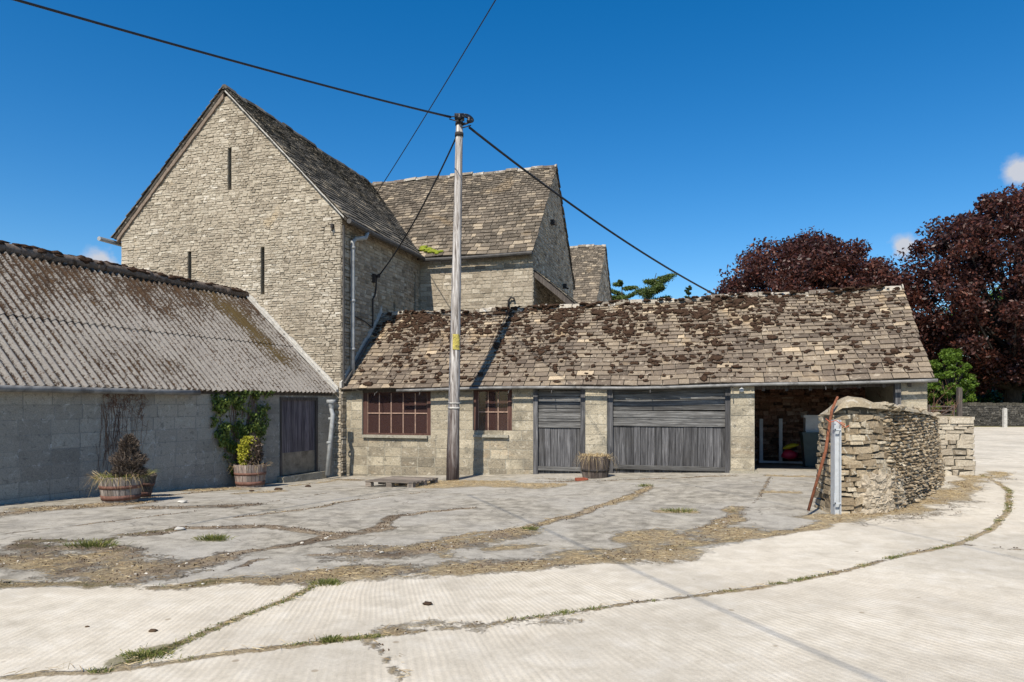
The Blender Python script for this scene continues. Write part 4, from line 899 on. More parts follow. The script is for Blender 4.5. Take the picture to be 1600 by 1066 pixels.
# verge flashing against the barn gable
mb = MB()
for i in range(16):
    t0, t1 = i / 16, (i + 1) / 16
    def fp(t):
        q0 = Lc - Nw * half * t; sm = (q0 - B(0, -.03, 0)).dot(V) / Wd.dot(V); return q0 - Wd * sm + Z * (EVz + (RGz - EVz) * t + .02)
    a, b = fp(t0), fp(t1); mb.box(a - V * .10, b - a, V * .09, Z * .06 * rnd(.8, 1.3)); mb.box(a - V * .02, b - a, V * .03, Z * .13 * rnd(.85, 1.2))
obj('gable_flashing', mb, M['mortar_pale'], cshed)
# gutter, fascia
mb = MB(); mb.tube([Lc + Nw * .05 - Wd * s + Z * (EVz - .07 + .004 * s) for s in np.linspace(ls(308, 0), LL, 10)], .05, 10); obj('gutter', mb, M['gutter'], cshed, True)
mb = MB(); mb.box(LW(0, EVz - .07, .0), -Wd * LL, Nw * .03, Z * .07); obj('fascia', mb, M['wood_dark'], cshed)
# door
ds, de = sdr0 + .06, sdr1 - .06; mb = MB()
mb.box(LW(sdr0, zdb, -.12), -Wd * .06, Nw * .14, Z * (zdt - zdb)); mb.box(LW(de, zdb, -.12), -Wd * .06, Nw * .14, Z * (zdt - zdb)); mb.box(LW(ds, zdt - .07, -.12), -Wd * (de - ds), Nw * .13, Z * .07)
dfm = obj('door_frame', mb, M['wood_dark'], cshed)
zk = lzz(466, 706)[1]; mb = MB(); s = ds
while s < de - .01:
    w = min(rnd(.09, .14), de - s); mb.box(LW(s + .003, zk, -.06 + rnd(-.004, .006)), -Wd * (w - .006), Nw * .025, Z * (zdt - .07 - zk), tone()); s += w
dr = obj('door', mb, wood('purple_grey_door', (.055, .045, .055), (.13, .11, .12), (.24, .21, .215), 'z', .35), dfm)
mb = MB(); mb.box(LW(ds, zdb + .03, -.08), -Wd * (de - ds), Nw * .05, Z * (zk - zdb - .03)); obj('kick_panel', mb, plain('tan_panel', (.24, .20, .15), .9, 0, .3, 6, .1, .3, ((.10, .08, .06), .6)), dfm)
mb = MB(); mb.box(LW(sdr0 - .1, -.4, .0), -Wd * (de - ds + .3), Nw * .18, Z * (zdb + .4 + .02)); obj('door_step', mb, M['block_mortar'], cshed)
# hopper and downpipe
hp = P(518, 628, 16.05); 
mb = MB(); mb.cbox(hp, .17, .15, .10, R(-20)); mb.lathe(hp - Z * .16, [(.05, 0), (.055, .02), (.08, .11)], 12); bt = P(511, 743, 15.9)
mb.tube([hp - Z * .12, hp - Z * .2, P(520, 648, 16.0), P(517.5, 675, 16.0), bt], .052, 10)
for t_ in (.12, .5): q = (hp - Z * .25).lerp(bt, t_); mb.lathe(q, [(.053, 0), (.066, .01), (.066, .05), (.053, .06)], 10)
obj('downpipe', mb, M['downpipe'], cshed, True)

# ------------------------------------------------------------------ UTILITY POLE AND CABLES
pb = G(707, 750); pb = Vector(((707 - CX) / F * 14.7, 14.7, gz(-1.28, 14.7))); pt = P(718, 184, 14.7)
pole = empty('utility_pole', pb); tag(pole, 'weathered timber utility pole with a cable coil at its top', 'utility pole')
mb = MB(); path = []; rs = []
for i in range(15): t = i / 14; path.append(pb.lerp(pt, t) - (Z * .3 if i == 0 else Z * 0)); rs.append((.135 * (1 - t) ** 1 + .073 * t) + (.0 if t > .1 else .008) + rnd(-.002, .002))
mb.tube(path, rs, 20); shaft = obj('shaft', mb, M['wood_pole'], pole, True)
# creosoted foot: darker lower part is real staining
t = NT('pole_foot_stain')
def polez(py): return (pb.z + (750 - py) / 566 * (pt.z - pb.z) - pb.z) / (pt.z - pb.z)
def ring(py0, py1, dr_, name, mat):
    mb = MB(); a, b = polez(py0), polez(py1); mb.tube([pb.lerp(pt, a), pb.lerp(pt, b)], [.140 * (1 - a) + .078 * a + dr_, .140 * (1 - b) + .078 * b + dr_], 20); return obj(name, mb, mat, pole, True)
ring(639, 636, .004, 'band', M['mortar_pale']); ring(631, 629, .004, 'band', M['mortar_pale']); ring(214, 208, .012, 'band', M['iron']); ring(196, 192, .010, 'band', M['iron'])
def ppt(py): return pb.lerp(pt, polez(py))
mb = MB(); c = ppt(535); rr = .142 * (1 - polez(535)) + .078 * polez(535)
for k in range(7):
    an0 = R(-112 + k * 11); an1 = R(-112 + (k + 1) * 11); r_ = rr + .006; h2 = .165
    p = [c + Vector((math.cos(a_) * r_, math.sin(a_) * r_, z_)) for a_, z_ in ((an0, -h2), (an1, -h2), (an1, h2), (an0, h2))]; mb.add(p + [x - Vector((math.cos(an0) * .004, math.sin(an0) * .004, 0)) for x in p], [(0, 1, 2, 3), (7, 6, 5, 4), (0, 4, 5, 1), (3, 2, 6, 7)])
obj('notice_plate', mb, M['sign_yellow'], pole)
mb = MB(); q = P(736, 190, 14.7)
mb.cbox(pt + Vector((0, -.02, .0)), .2, .18, .10)
for k in range(4):
    r1 = .14 + .012 * k; cc = P(727, 189, 14.62 + .03 * k); ph = k * .5
    mb.tube([cc + Vector((math.cos(a) * r1, .05 * math.sin(2 * a + ph), math.sin(a) * r1 * .55 + .01 * k)) for a in np.linspace(0, 2 * math.pi, 22)], .011, 6)
for a, b in (((700, 183), (722, 181)), ((702, 186), (726, 193)), ((716, 180), (733, 184)), ((736, 196), (722, 200))): mb.tube([P(*a, 14.6), P(*b, 14.6)], .012, 6)
for px in (718, 733): mb.lathe(P(px, 188 if px > 720 else 183, 14.55), [(0, -.05), (.045, -.05), (.055, 0), (.03, .02), (.05, .05), (0, .07)], 10)
obj('cable_coil', mb, M['cable'], pole, True)
def cable(name, a, b, r, sag, label, n=26, grp='overhead cables at the pole', r2=None):
    mb = MB(); mb.tube([a.lerp(b, i / n) - Z * sag * 4 * (i / n) * (1 - i / n) for i in range(n + 1)], [r + ((r2 or r) - r) * (i / n) ** .4 for i in range(n + 1)], 6); o = obj(name, mb, M['cable'], None, True); return tag(o, label, 'cable', grp)
a = P(704, 183, 14.6); d = P(30, -5, 6.5); b = a + (d - a) * 1.25
cable('overhead_cable', a, b, .026, .06, 'thick black cable from the pole top to the upper left', r2=.012)
cable('overhead_cable', P(733, 199, 14.7), B(8.2, 6.5, 0) + Z * 0 if False else P(1122, 463, 21.5), .026, .22, 'black cable running down right from the pole top behind the mossy roof')
cable('overhead_cable', P(714, 212, 14.7), B(.18, vb + .05, zb1 + .02), .020, .22, 'twisted thin cable from the pole down to the bracket on the barn side wall')
a = P(588, 303, 21.9); d = P(765, 0, 10.2); b = a + (d - a) * 1.9
cable('overhead_cable', a, b, .017, .15, 'black cable crossing behind the pole from the barn roof to the top edge', r2=.0075)
ga, gb = G(735, 775), G(1375, 1065); back = Vector((-sdir.x, -sdir.y, -sdir.z)) / math.sin(SUN_EL); hh = 6.6  # unseen cable added above the view to cast the shadow line
a = ga + back * hh; b = gb + back * hh; dd = (b - a)
cable('overhead_cable', a - dd * .02, b + dd * .6, .0115, .0, 'unseen cable added high overhead to draw the thin straight shadow across the road', 20)

# ------------------------------------------------------------------ DRY STONE WALL, STUB, POST, BAR
cw = empty('dry_stone_wall', Vector((4.8, 9.6, gz(4.8, 9.6)))); tag(cw, 'curved dry stone wall with mortared end and rounded capping', 'wall')
bp = [Vector((4.34, 9.28, 0)), Vector((4.80, 9.24, 0)), Vector((5.28, 9.48, 0)), Vector((5.85, 10.0, 0)), Vector((6.45, 10.65, 0)), Vector((7.15, 11.5, 0)), Vector((7.75, 12.35, 0)), Vector((8.35, 13.3, 0))]
def spl(pts, t):
    n = len(pts) - 1; x = min(max(t, 0), .99999) * n; i = int(x); f = x - i; p = [pts[max(i - 1, 0)], pts[i], pts[i + 1], pts[min(i + 2, n)]]
    return .5 * ((2 * p[1]) + (-p[0] + p[2]) * f + (2 * p[0] - 5 * p[1] + 4 * p[2] - p[3]) * f * f + (-p[0] + 3 * p[1] - 3 * p[2] + p[3]) * f ** 3)
NS = 160; cs = [spl(bp, i / NS) for i in range(NS + 1)]; al = [0]
for i in range(NS): al.append(al[-1] + (cs[i + 1] - cs[i]).length)
LT = al[-1]
def cpt(s):
    t = float(np.interp(s, al, np.linspace(0, 1, NS + 1))); p = spl(bp, t); q = spl(bp, min(t + .01, 1)); p0_ = spl(bp, max(t - .01, 0)); d = (q - p0_).normalized(); return p, Vector((d.y, -d.x, 0))
def topz(s):       # top of wall
    return float(np.interp(s, [0, .12, .3, .7, 1.2, 2, 3.5, 5, LT], [H - .13, H - .03, H + .0, H - .02, H - .05, H - .08, H - .15, H - .27, H - .35]))
def bat(t): return -.10 * max(0, t) - .0      # batter
CWM = lambda s, t, d: (lambda pn: pn[0] + pn[1] * (d + bat(t) ) + Z * t)(cpt(s))
core = MB(); TH = .5
for i in range(60):
    s0, s1 = LT * i / 60, LT * (i + 1) / 60; (p, n), (q, m) = cpt(s0), cpt(s1); za, zb_ = topz(s0) - .04, topz(s1) - .04; g0 = -.4
    vs = [p + Z * g0, q + Z * g0, q - m * .15 + Z * zb_, p - n * .15 + Z * za, p - n * TH + Z * g0, q - m * TH + Z * g0, q - m * (TH - .1) + Z * zb_, p - n * (TH - .1) + Z * za]
    core.add(vs, [(0, 1, 2, 3), (7, 6, 5, 4), (3, 2, 6, 7)] + ([(0, 3, 7, 4)] if i == 0 else []) + ([(1, 5, 6, 2)] if i == 59 else []))
ob = obj('wall_core', core, M['dry_core'], cw)
st = MB()
def roundstones(mb, Mf, s0, s1, t0f, t1f, h, lr, relief, hi=1, lo=0, rand_t=None):
    t = t0f
    while t < 1.95:
        hh_ = rnd(*h); s = s0 - rnd(0, .05)
        while s < s1:
            L = rnd(*lr); m = s + L / 2
            if t + hh_ * .7 < t1f(m) and m > s0 and m < s1:
                c = Mf(m, t + hh_ / 2 + rnd(-.008, .008), relief * rnd(-.3, .5)); ex = (Mf(m + .05, t, 0) - Mf(m - .05, t, 0)).normalized(); nn = ex.cross(Z); 
                blob(mb, c, ex * L * .56, nn * rnd(.05, .09), (Z * .98 + ex * rnd(-.12, .12)) * hh_ * .52, .30, (min(1, max(0, random.gauss((hi + lo) / 2, .2))), rnd(), rnd()), True)
            s += L
        t += hh_ * .93
SP = 1.0
roundstones(st, CWM, SP, LT, -.05, lambda s: topz(s) - .03, (.038, .066), (.07, .19), .03)
obj('facing_stones', st, M['dry'], cw)
st = MB(); stones(st, CWM, lambda t: (0, SP + .25 + rnd(-.15, .1)), -.02, H - .10, (.05, .12), (.10, .32), .008, .04, (), .9, None, hi=1, lo=.3, rnd_in=.22)
eM = lambda s, t, d: bp[0] + Vector((-d - .0, s, t)) + Vector((.02 * t, 0, 0))
stones(st, eM, lambda t: (0, TH - .06 * t), -.02, H - .16, (.05, .11), (.10, .26), .008, .04, (), .9, None, hi=.9, lo=.2, rnd_in=.22)
obj('end_stones', st, M['dry'], cw)
# mortar smear on lower face
mb = MB()
for k in range(150):
    s = rnd(.45, 1.35); t_ = rnd(.2, .75) * (1 - .35 * abs(s - .9)); blob(mb, CWM(s, t_, .02), (cpt(s)[1].cross(Z)) * rnd(.04, .13), cpt(s)[1] * rnd(.028, .042), Z * rnd(.03, .09), .6)
obj('mortar_patch', mb, plain('wall_mortar', (.38, .32, .24), .95, 0, .3, 18, .1, .9, ((.26, .22, .16), .6)), cw)
# capping
cap = MB(); rows_ = 70; ringn = 9
vs = []; 
for i in range(rows_ + 1):
    s = -.02 + (LT + .0) * i / rows_; p, n = cpt(max(s, 0)); p = p + (Vector((-1, 0, 0)) * (-s) if s < 0 else Vector((0, 0, 0))); z = topz(s)
    amp = .085 + .07 * math.exp(-((s - .38) / .34) ** 2); amp *= .2 + .8 * min(1, (s + .03) / .3)
    for k in range(ringn):
        a = math.pi * k / (ringn - 1); w = (TH - .05) / 2 + .02 * mnoise.noise(Vector((s * 3, k, 0))); c = p - n * (TH / 2 + .03); vs.append(c + n * math.cos(a) * w + Z * (z - .05 + math.sin(a) ** .7 * amp + .02 * mnoise.noise(Vector((s * 4, k * .6, 5)))))
fs = [(i * ringn + k, i * ringn + k + 1, (i + 1) * ringn + k + 1, (i + 1) * ringn + k) for i in range(rows_) for k in range(ringn - 1)] + [tuple(range(ringn - 1, -1, -1))]
for k in range(26):
    s_ = rnd(.9, LT - .1); p_, n_ = cpt(s_); ex_ = n_.cross(Z); blob(cap, p_ - n_ * rnd(.05, .42) + Z * (topz(s_) + rnd(-.03, .02)), ex_ * rnd(.09, .18), n_ * rnd(.06, .12), Z * rnd(.03, .06), .4)
cap.add(vs, fs); obj('capping', cap, M['capping'], cw)
# stub wall
g1 = G(1500, 744); stub = empty('stone_wall', g1); tag(stub, 'short squared stone wall end beside the road behind the curved wall', 'wall')
sx0 = Vector(((1462 - CX) / F * 14.0, 14.0, 0)); sx1 = Vector(((1522 - CX) / F * 14.0, 14.0, 0)); sx1b = Vector(((1524 - CX) / F * 14.0, 14.0, 0))
zt = H + (HY - 653) / F * 14.0; mb = MB(); mb.box(sx0 - Vector((.6, 0, .4)), Vector((sx1.x - sx0.x + .6 - .03, 0, 0)), Vector((.3, 3.2, 0)), Z * (zt + .36)); sc_ = obj('wall_core', mb, M['dry_core'], stub)
st = MB(); stones(st, lambda s, t, d: sx0 + Vector((s - .5, -d, t)), lambda t: (0, sx1.x - sx0.x + .5 + .03 * (1.4 - t)), -.1, zt - .12, (.06, .15), (.12, .40), .008, .025, (), .85, (.3, .2), hi=.9, lo=.2)
stones(st, lambda s, t, d: sx1 + Vector((-.03 + d + .09 * s, s, t)), lambda t: (0, 3.1), -.1, zt - .12, (.06, .15), (.12, .40), .008, .025, (), .85, None, hi=.9, lo=.2)
stones(st, lambda s, t, d: sx0 + Vector((s - .5, -d, t)), lambda t: (0, sx1.x - sx0.x + .5), zt - .12, zt + .02, (.13, .14), (.3, .5), .01, .04, (), .2, None, hi=.9, lo=.5)
obj('facing_stones', st, M['rubble'], stub); mb = MB(); mb.box(sx0 + Vector((-.6, -.02, zt - .04)), Vector((sx1.x - sx0.x + .6, 0, 0)), Vector((.3, 3.2, 0)), Z * .06); obj('coping', mb, M['capping'], stub)
# galvanised post: channel section
gp_ = G(1303, 803); zt = H + (HY - 656) / F * gp_.y; gp_ = gp_ - Vector((0, .12, 0)); galv = empty('steel_post', gp_); tag(galv, 'galvanised steel gate post in front of the stone wall end', 'post')
mb = MB(); x0 = gp_.x - .045; y0 = gp_.y
mb.box((x0, y0, gp_.z - .2), (.006, 0, 0), (0, .12, 0), Z * (zt - gp_.z + .2)); mb.box((x0 + .006, y0 + .05, gp_.z - .2), (.07, 0, 0), (0, .006, 0), Z * (zt - gp_.z + .2)); mb.box((x0 + .076, y0 - .0, gp_.z - .2), (.012, -.0, 0), (0, .12, 0), Z * (zt - gp_.z + .2))
obj('channel', mb, M['galv'], galv)
for py in (670, 785): mb = MB(); z = H + (HY - py) / F * y0; mb.box((x0 - .015, y0 - .02, z - .02), (.02, 0, 0), (0, .03, 0), Z * .14); mb.box((x0 - .012, y0 - .02, z - .02), (.09, 0, 0), (0, .012, 0), Z * .02); obj('hinge_lug', mb, M['galv'], galv)
mb = MB(); mb.tube([P(1263, 798, 9.15), P(1290, 705, 9.22), P(1300, 640, 9.28), P(1309, 620, 9.3)], [.020, .022, .02, .016], 8); tag(obj('iron_bar', mb, M['rust'], None, True), 'rusty iron bar leaning on the wall end behind the steel post', 'bar')
mb = MB(); mb.tube([P(1290, 654, 9.2), P(1297, 660, 9.1), P(1306, 657, 9.08), P(1313, 662, 9.12), P(1321, 668, 9.15), P(1327, 665, 9.15)], .006, 5); mb.tube([P(1313, 660, 9.12), P(1320, 663, 9.12), P(1316, 669, 9.14)], .006, 5); tag(obj('twine', mb, M['orange'], None, True), 'orange twine tied round the steel post and wall', 'twine')

# ------------------------------------------------------------------ TUBS, PLANTS, PALLET
def tub(name, label, px, py, wpx, hpx, stave, group='half barrel planters', hoops=(.12, .55), hm='hoop', tilt=None, flare=1.0):
    c = G(px, py - 3); s = c.y / F; r = wpx * s / 2; h = hpx * s; t = empty(name, c); tag(t, label, 'planter', group); N = 22
    T = tilt if tilt is not None else Matrix.Identity(3)
    prof = lambda z: r * (.80 + .20 * z ** .8) 
    mb = MB()
    for k in range(N):
        a0 = 2 * math.pi * (k + .05) / N; a1 = 2 * math.pi * (k + .95) / N; tn = tone(); hj = rnd(-.008, .008); vs = []
        for z in (0, .33, .66, 1):
            for a in (a0, a1):
                for dr2 in (0, -.022): rr_ = prof(z) + dr2; vs.append(c + T @ Vector((rr_ * math.cos(a), rr_ * math.sin(a), h * z + (hj if z == 1 else 0))))
        fs = []
        for j in range(3):
            b = j * 4; fs += [(b, b + 2, b + 6, b + 4), (b + 3, b + 1, b + 5, b + 7), (b, b + 4, b + 5, b + 1), (b + 2, b + 3, b + 7, b + 6)]
        fs.append((12, 14, 15, 13)); mb.add(vs, fs, tn)
    obj('staves', mb, stave, t)
    for hz in hoops:
        mb = MB(); w = .07 if hz < .3 else .05; mb.lathe(c, [(prof(hz) + .002, h * hz), (prof(hz) + .006, h * hz), (prof(hz + w / h) + .006, h * hz + w), (prof(hz + w / h) + .002, h * hz + w)], 32, tilt=T); obj('hoop', mb, M[hm], t, True)
    mb = MB(); mb.lathe(c, [(0.001, h * .88), (prof(.88) - .02, h * .86)], 20, tilt=T); obj('soil', mb, M['soil'], t)
    return t, c, r, h
def blades(c0s, lens, dirs, wid, mat, name, label, cat, kind=None, droop=.5, toner=(0, 1), grp=None):
    """curved blades: 2 quads each"""
    n = len(c0s); c0s = np.array(c0s); lens = np.array(lens); dirs = np.array(dirs); dirs /= np.linalg.norm(dirs, axis=1, keepdims=True) + 1e-9
    side = np.cross(dirs, rng.normal(size=(n, 3))); side /= np.linalg.norm(side, axis=1, keepdims=True) + 1e-9; w = wid * rng.uniform(.6, 1.3, (n, 1))
    p1 = c0s + dirs * lens[:, None] * .55; hd = dirs.copy(); hd[:, 2] -= droop; p2 = p1 + hd * lens[:, None] * .45
    v = np.stack([c0s - side * w, c0s + side * w, p1 - side * w * .8, p1 + side * w * .8, p2 - side * w * .2, p2 + side * w * .2], 1).reshape(-1, 3)
    b = np.arange(n)[:, None] * 6; f = np.concatenate([b + np.array([[0, 1, 3, 2]]), b + np.array([[2, 3, 5, 4]])], 0); at = rng.uniform(toner[0], toner[1], (n, 1)); at = np.hstack([at, at, at]); at = np.vstack([at, at])
    o = npobj(name, v, f, 4, mat, at); return tag(o, label, cat, grp, kind)
def leafquads(P_, size, normals=None, flat=0.):
    n = len(P_); a = rng.normal(size=(n, 3)); a /= np.linalg.norm(a, axis=1, keepdims=True); b = rng.normal(size=(n, 3))
    if normals is not None: a = np.cross(normals, a) ; a /= np.linalg.norm(a, axis=1, keepdims=True) + 1e-9; b = np.cross(normals, a) + rng.normal(size=(n, 3)) * flat
    b = b - (a * b).sum(1, keepdims=True) * a; b /= np.linalg.norm(b, axis=1, keepdims=True) + 1e-9
    s = (size * rng.uniform(.6, 1.35, n))[:, None]; v = np.stack([P_ - a * s, P_ - b * s * .5, P_ + a * s, P_ + b * s * .5], 1).reshape(-1, 3)
    return v, np.arange(n * 4).reshape(n, 4)
# tub 1 with dead conifer
t1, c1, r1, h1 = tub('barrel_planter', 'half barrel planter with grey staves and two rusty hoops holding a dead conifer', 189, 787, 63, 40, M['wood_tub'])
n = 5200; zz = rng.uniform(0, 1, n) ** 1.25; hh_ = 66 * c1.y / F; rad = (.27 * (1 - zz) ** .75 * (.45 + 1.2 * np.minimum(zz * 3.2, 1) * .5) + .012) * (1 + .25 * np.sin(zz * 17)) * rng.uniform(.5, 1.08, n); an = rng.uniform(0, 6.283, n)
pc = c1 + Vector((.12, 0, h1 * .9)); pts_ = np.stack([pc.x + rad * np.cos(an), pc.y + rad * np.sin(an), pc.z + zz * hh_], 1)
dirs = np.stack([np.cos(an), np.sin(an), np.full(n, 1.1)], 1) + rng.normal(size=(n, 3)) * .5
blades(pts_, rng.uniform(.03, .075, n), dirs, .006, M['deadleaf'], 'dead_conifer', 'brown dead dwarf conifer in the left half barrel', 'shrub', None, .1)
def fringe(c, r, h, n, mat, name, label, cat, L=(.12, .32), up=.8, drp=1.3, wid=.003, kind=None, tr=(0, 1), rr=(.1, 1)):
    an = rng.uniform(0, 6.283, n); q = r * np.sqrt(rng.uniform(rr[0] ** 2, rr[1] ** 2, n)); p = np.stack([c.x + q * np.cos(an), c.y + q * np.sin(an), np.full(n, c.z + h * .9)], 1)
    d = np.stack([np.cos(an), np.sin(an), np.full(n, up)], 1) + rng.normal(size=(n, 3)) * .4; return blades(p, rng.uniform(L[0], L[1], n), d, wid, mat, name, label, cat, kind, drp, tr)
fringe(c1, r1 * .95, h1, 500, M['grass'], 'grass_tuft', 'long mixed green grass spilling round the dead conifer in the left barrel', 'grass', (.08, .26), .8, 1.0, .003, None, (0, .9))
fringe(c1, r1, h1, 130, M['straw'], 'dry_grass', 'dry straw coloured stems hanging over the rim of the left barrel', 'grass', (.15, .38), .45, 1.6, .0025, None, (0, .8), (.6, 1))
tl = Matrix.Rotation(R(12), 3, 'Y')
t2, c2, r2, h2 = tub('barrel_planter', 'dark rotten half barrel tucked behind the dead conifer planter', 216, 779, 40, 38, M['wood_tub_dark'], tilt=tl)
fringe(c2, r2, h2, 200, M['grass'], 'grass_tuft', 'grass tuft in the dark barrel behind the left planter', 'grass', (.08, .22), 1, .8, .003)
# tub 2 with yellow/purple shrub
t3, c3, r3, h3 = tub('barrel_planter', 'half barrel planter with rusty hoops holding a yellow green shrub below the ivy', 391, 764, 50, 36, wood('red_grey_stave', (.13, .085, .07), (.24, .19, .165), (.40, .355, .32), 'z', .3, 18))
n = 2200; hs_ = 50 * c3.y / F; zz = rng.uniform(0, 1, n); an = rng.uniform(0, 6.283, n); rad = .24 * np.sqrt(np.clip(1 - ((zz - .5) / .54) ** 2, 0, 1)) * rng.uniform(.55, 1.05, n); pc = c3 + Vector((0, 0, h3 * .8)); P0 = np.stack([pc.x + rad * np.cos(an), pc.y + rad * np.sin(an), pc.z + zz * hs_], 1)
sel = (np.cos(an) * .9 + (zz - .5) * -1.0 + rng.normal(size=n) * .2) > .15
v, f = leafquads(P0[sel], .028); tag(npobj('purple_shrub', v, f, 4, M['purpleleaf'], rng.uniform(0, 1, (len(f), 3))), 'dull brown half of the shrub in the barrel below the ivy', 'shrub')
v, f = leafquads(P0[~sel], .028); tag(npobj('yellow_shrub', v, f, 4, M['yellowleaf'], rng.uniform(0, 1, (len(f), 3))), 'bright yellow green shrub growing in the barrel below the ivy', 'shrub')
fringe(c3, r3, h3, 90, M['straw'], 'dry_grass', 'dry stems hanging over the left rim of the barrel below the ivy', 'grass', (.12, .35), .45, 1.6, .0025, None, (0, .8), (.7, 1))
t4, c4, r4, h4 = tub('barrel_planter', 'grey half barrel with one hoop between the shrub planter and the door', 424, 753, 30, 24, M['wood_tub'], hoops=(.5,))
fringe(c4, r4, h4, 120, M['straw'], 'dry_grass', 'few dead stems in the small barrel beside the door', 'grass', (.1, .3), .8, 1, .002, None, (0, .6))
# tub 3 with dried plant
t5, c5, r5, h5 = tub('barrel_planter', 'round dark brown barrel pot of dried plants between the two boarded doors', 930, 749, 49, 34, M['wood_tub_dark'], hoops=(.3,), hm='iron')
fringe(c5, r5 * .8, h5, 700, M['straw'], 'dried_plant', 'straw coloured dried plant in the pot between the boarded doors', 'plant', (.07, .20), 1.2, 1.5, .004, None, (.1, 1))
fringe(c5, r5 * .95, h5, 90, M['straw'], 'dried_trailing_plant', 'withered stems trailing down the front of the pot between the doors', 'plant', (.15, .28), .5, 2.4, .003, None, (0, .9), (.8, 1))
mb = MB(); cb_ = G(907, 751); mb.cbox(cb_ + Z * .025, .2, .1, .06, .3); blob(mb, cb_ + Vector((.1, .02, .02)), Vector((.07, 0, 0)), Vector((0, .05, 0)), Vector((0, 0, .03)), .3); tag(obj('brick', mb, M['clay'], None), 'broken red brick at the foot of the dried plant pot', 'brick')
# pallet
pa = G(571, 761); pbv = G(645, 762); ax = (pbv - pa); ax.z = 0; pw = ax.length; ax.normalize(); ay = Vector((-ax.y, ax.x, 0)); ay = (ay + ax * .12).normalized(); pal = empty('pallet', pa); tag(pal, 'weathered wooden pallet lying flat before the wide window', 'pallet')
for k in (0, 1, 2):
    for j in (0, 1, 2):
        mb = MB(); mb.box(pa + ax * (k * (pw - .12) / 2) + ay * (j * .42) + Z * .012, ax * .12, ay * .10, Z * .075, tone()); obj('block', mb, M['wood_pallet'], pal)
for j in range(7): mb = MB(); mb.box(pa + ay * (j * .142 - .01) + Z * .105 - ax * .01, ax * (pw + .02), ay * .10, Z * .018, tone()); obj('deck_board', mb, M['wood_pallet'], pal)
for k in (0, 1, 2): mb = MB(); mb.box(pa + ax * (k * (pw - .1) / 2) + Z * .087, ax * .1, ay * .94, Z * .018, tone()); obj('bearer', mb, M['wood_pallet'], pal)

# ------------------------------------------------------------------ IVY AND DEAD VINE on the left wall
def wallpt(px, py, d=.03): s, z = lzz(px, py); return LW(s, z, d)
pts_ = []; outl = [(612, 329, 416), (640, 331, 414), (665, 330, 410), (690, 338, 404), (715, 350, 396), (745, 362, 384)]
ys = [o[0] for o in outl]; x0s = [o[1] for o in outl]; x1s = [o[2] for o in outl]
while len(pts_) < 4300:
    y = rnd(611, 742); a, b = np.interp(y, ys, x0s), np.interp(y, ys, x1s); x = rnd(a - 3, b + 3); g_ = mnoise.noise(Vector((x * .06, y * .05, 0))) + .35 * mnoise.noise(Vector((x * .25, y * .2, 4)))
    lim = -.02 + (.2 if 372 < x < 392 and y < 690 else 0) + (.12 if y > 690 else 0)
    if g_ > lim or rnd() < .05: pts_.append(wallpt(x, y, .02 + rnd(0, .10) + max(0, g_) * .12))
P_ = np.array(pts_); nn = np.tile(np.array(Nw), (len(P_), 1)); v, f = leafquads(P_, .034, nn, .8)
ivy = empty('ivy', wallpt(375, 740)); tag(ivy, 'green ivy climbing the block wall left of the shed door', 'climber'); npobj('leaves', v, f, 4, M['ivy'], np.random.default_rng(3).uniform(0, 1, (len(f), 3)), ivy)
mb = MB()
for k in range(16):
    x = rnd(360, 384); x1 = rnd(335, 410); mb.tube([wallpt(x + (x1 - x) * t ** .8 + rnd(-2, 2), 742 - 128 * t, .015) for t in np.linspace(0, 1, 8)], .005, 4)
obj('stems', mb, M['twig'], ivy)
mb = MB()
for k in range(60):
    x = rnd(165, 205) if k % 3 else rnd(140, 225); y0 = rnd(690, 745); path = []; x_ = x; top = rnd(613, 650) if k % 2 else rnd(640, 700)
    dx = rnd(-18, 18)
    for t in np.linspace(0, 1, 8): path.append(wallpt(x + dx * t + rnd(-1.8, 1.8), y0 + (top - y0) * t, .012))
    mb.tube(path, rnd(.0015, .0035), 3, tone(), False)
for k in range(260):
    x = 150 + rnd(0, 80); y = 613 + abs(random.gauss(0, 22)); 
    if x < 160 or x > 226 or y > 690: continue
    a = wallpt(x, y, .015); an = rnd(0, 6.28); mb.tube([a, a + (Wd * math.cos(an) + Z * math.sin(an)) * rnd(.05, .13)], .003, 3, (rnd(.3, .8), 0, 0), False)
tag(obj('dead_vine', mb, M['twig'], None), 'dead reddish vine stems clinging to the wall behind the dead conifer', 'climber')

# ------------------------------------------------------------------ THINGS IN THE OPEN BAY
def bay(px, py, v): u, z = fz(px, py, v); return B(u, v, z)
mb = MB(); v0 = 3.35
for px in (1189.5, 1220): a = bay(px, 722, v0); mb.box(a - U * .04, U * .08, V * .06, Z * 1.08)
a = bay(1186, 723, v0); mb.box(a - V * .02, U * 1.1, V * .06, Z * .05)
tag(obj('timber_frame', mb, M['white_paint'], None), 'pale grey upright timber frame standing inside the open bay', 'frame')
mb = MB(); c = bay(1234, 719, 3.0); blob(mb, c + Z * .13, U * .20, V * .12, Z * .12, .15); tag(obj('sack', mb, M['red'], None, True), 'red plastic sack on the floor of the open bay', 'sack')
mb = MB(); blob(mb, c + Z * .34 + U * .02, U * .19 + Z * .05, V * .10, Z * .055, .2); tag(obj('sack', mb, M['yellow'], None, True), 'yellow sack lying on the red sack in the open bay', 'sack')
c = bay(1272, 728, 2.6); bn = empty('wheelie_bin', c); tag(bn, 'dark green grey bin inside the open bay beside the curved wall', 'bin')
mb = MB(); vs = [c + U * x * s_ + V * y * s_ + Z * z for (z, s_) in ((0, .22), (.75, .28)) for x, y in ((-1, -1), (1, -1), (1, 1), (-1, 1))]; mb.add(vs, [(0, 1, 5, 4), (1, 2, 6, 5), (2, 3, 7, 6), (3, 0, 4, 7), (3, 2, 1, 0)]); obj('body', mb, M['bin'], bn)
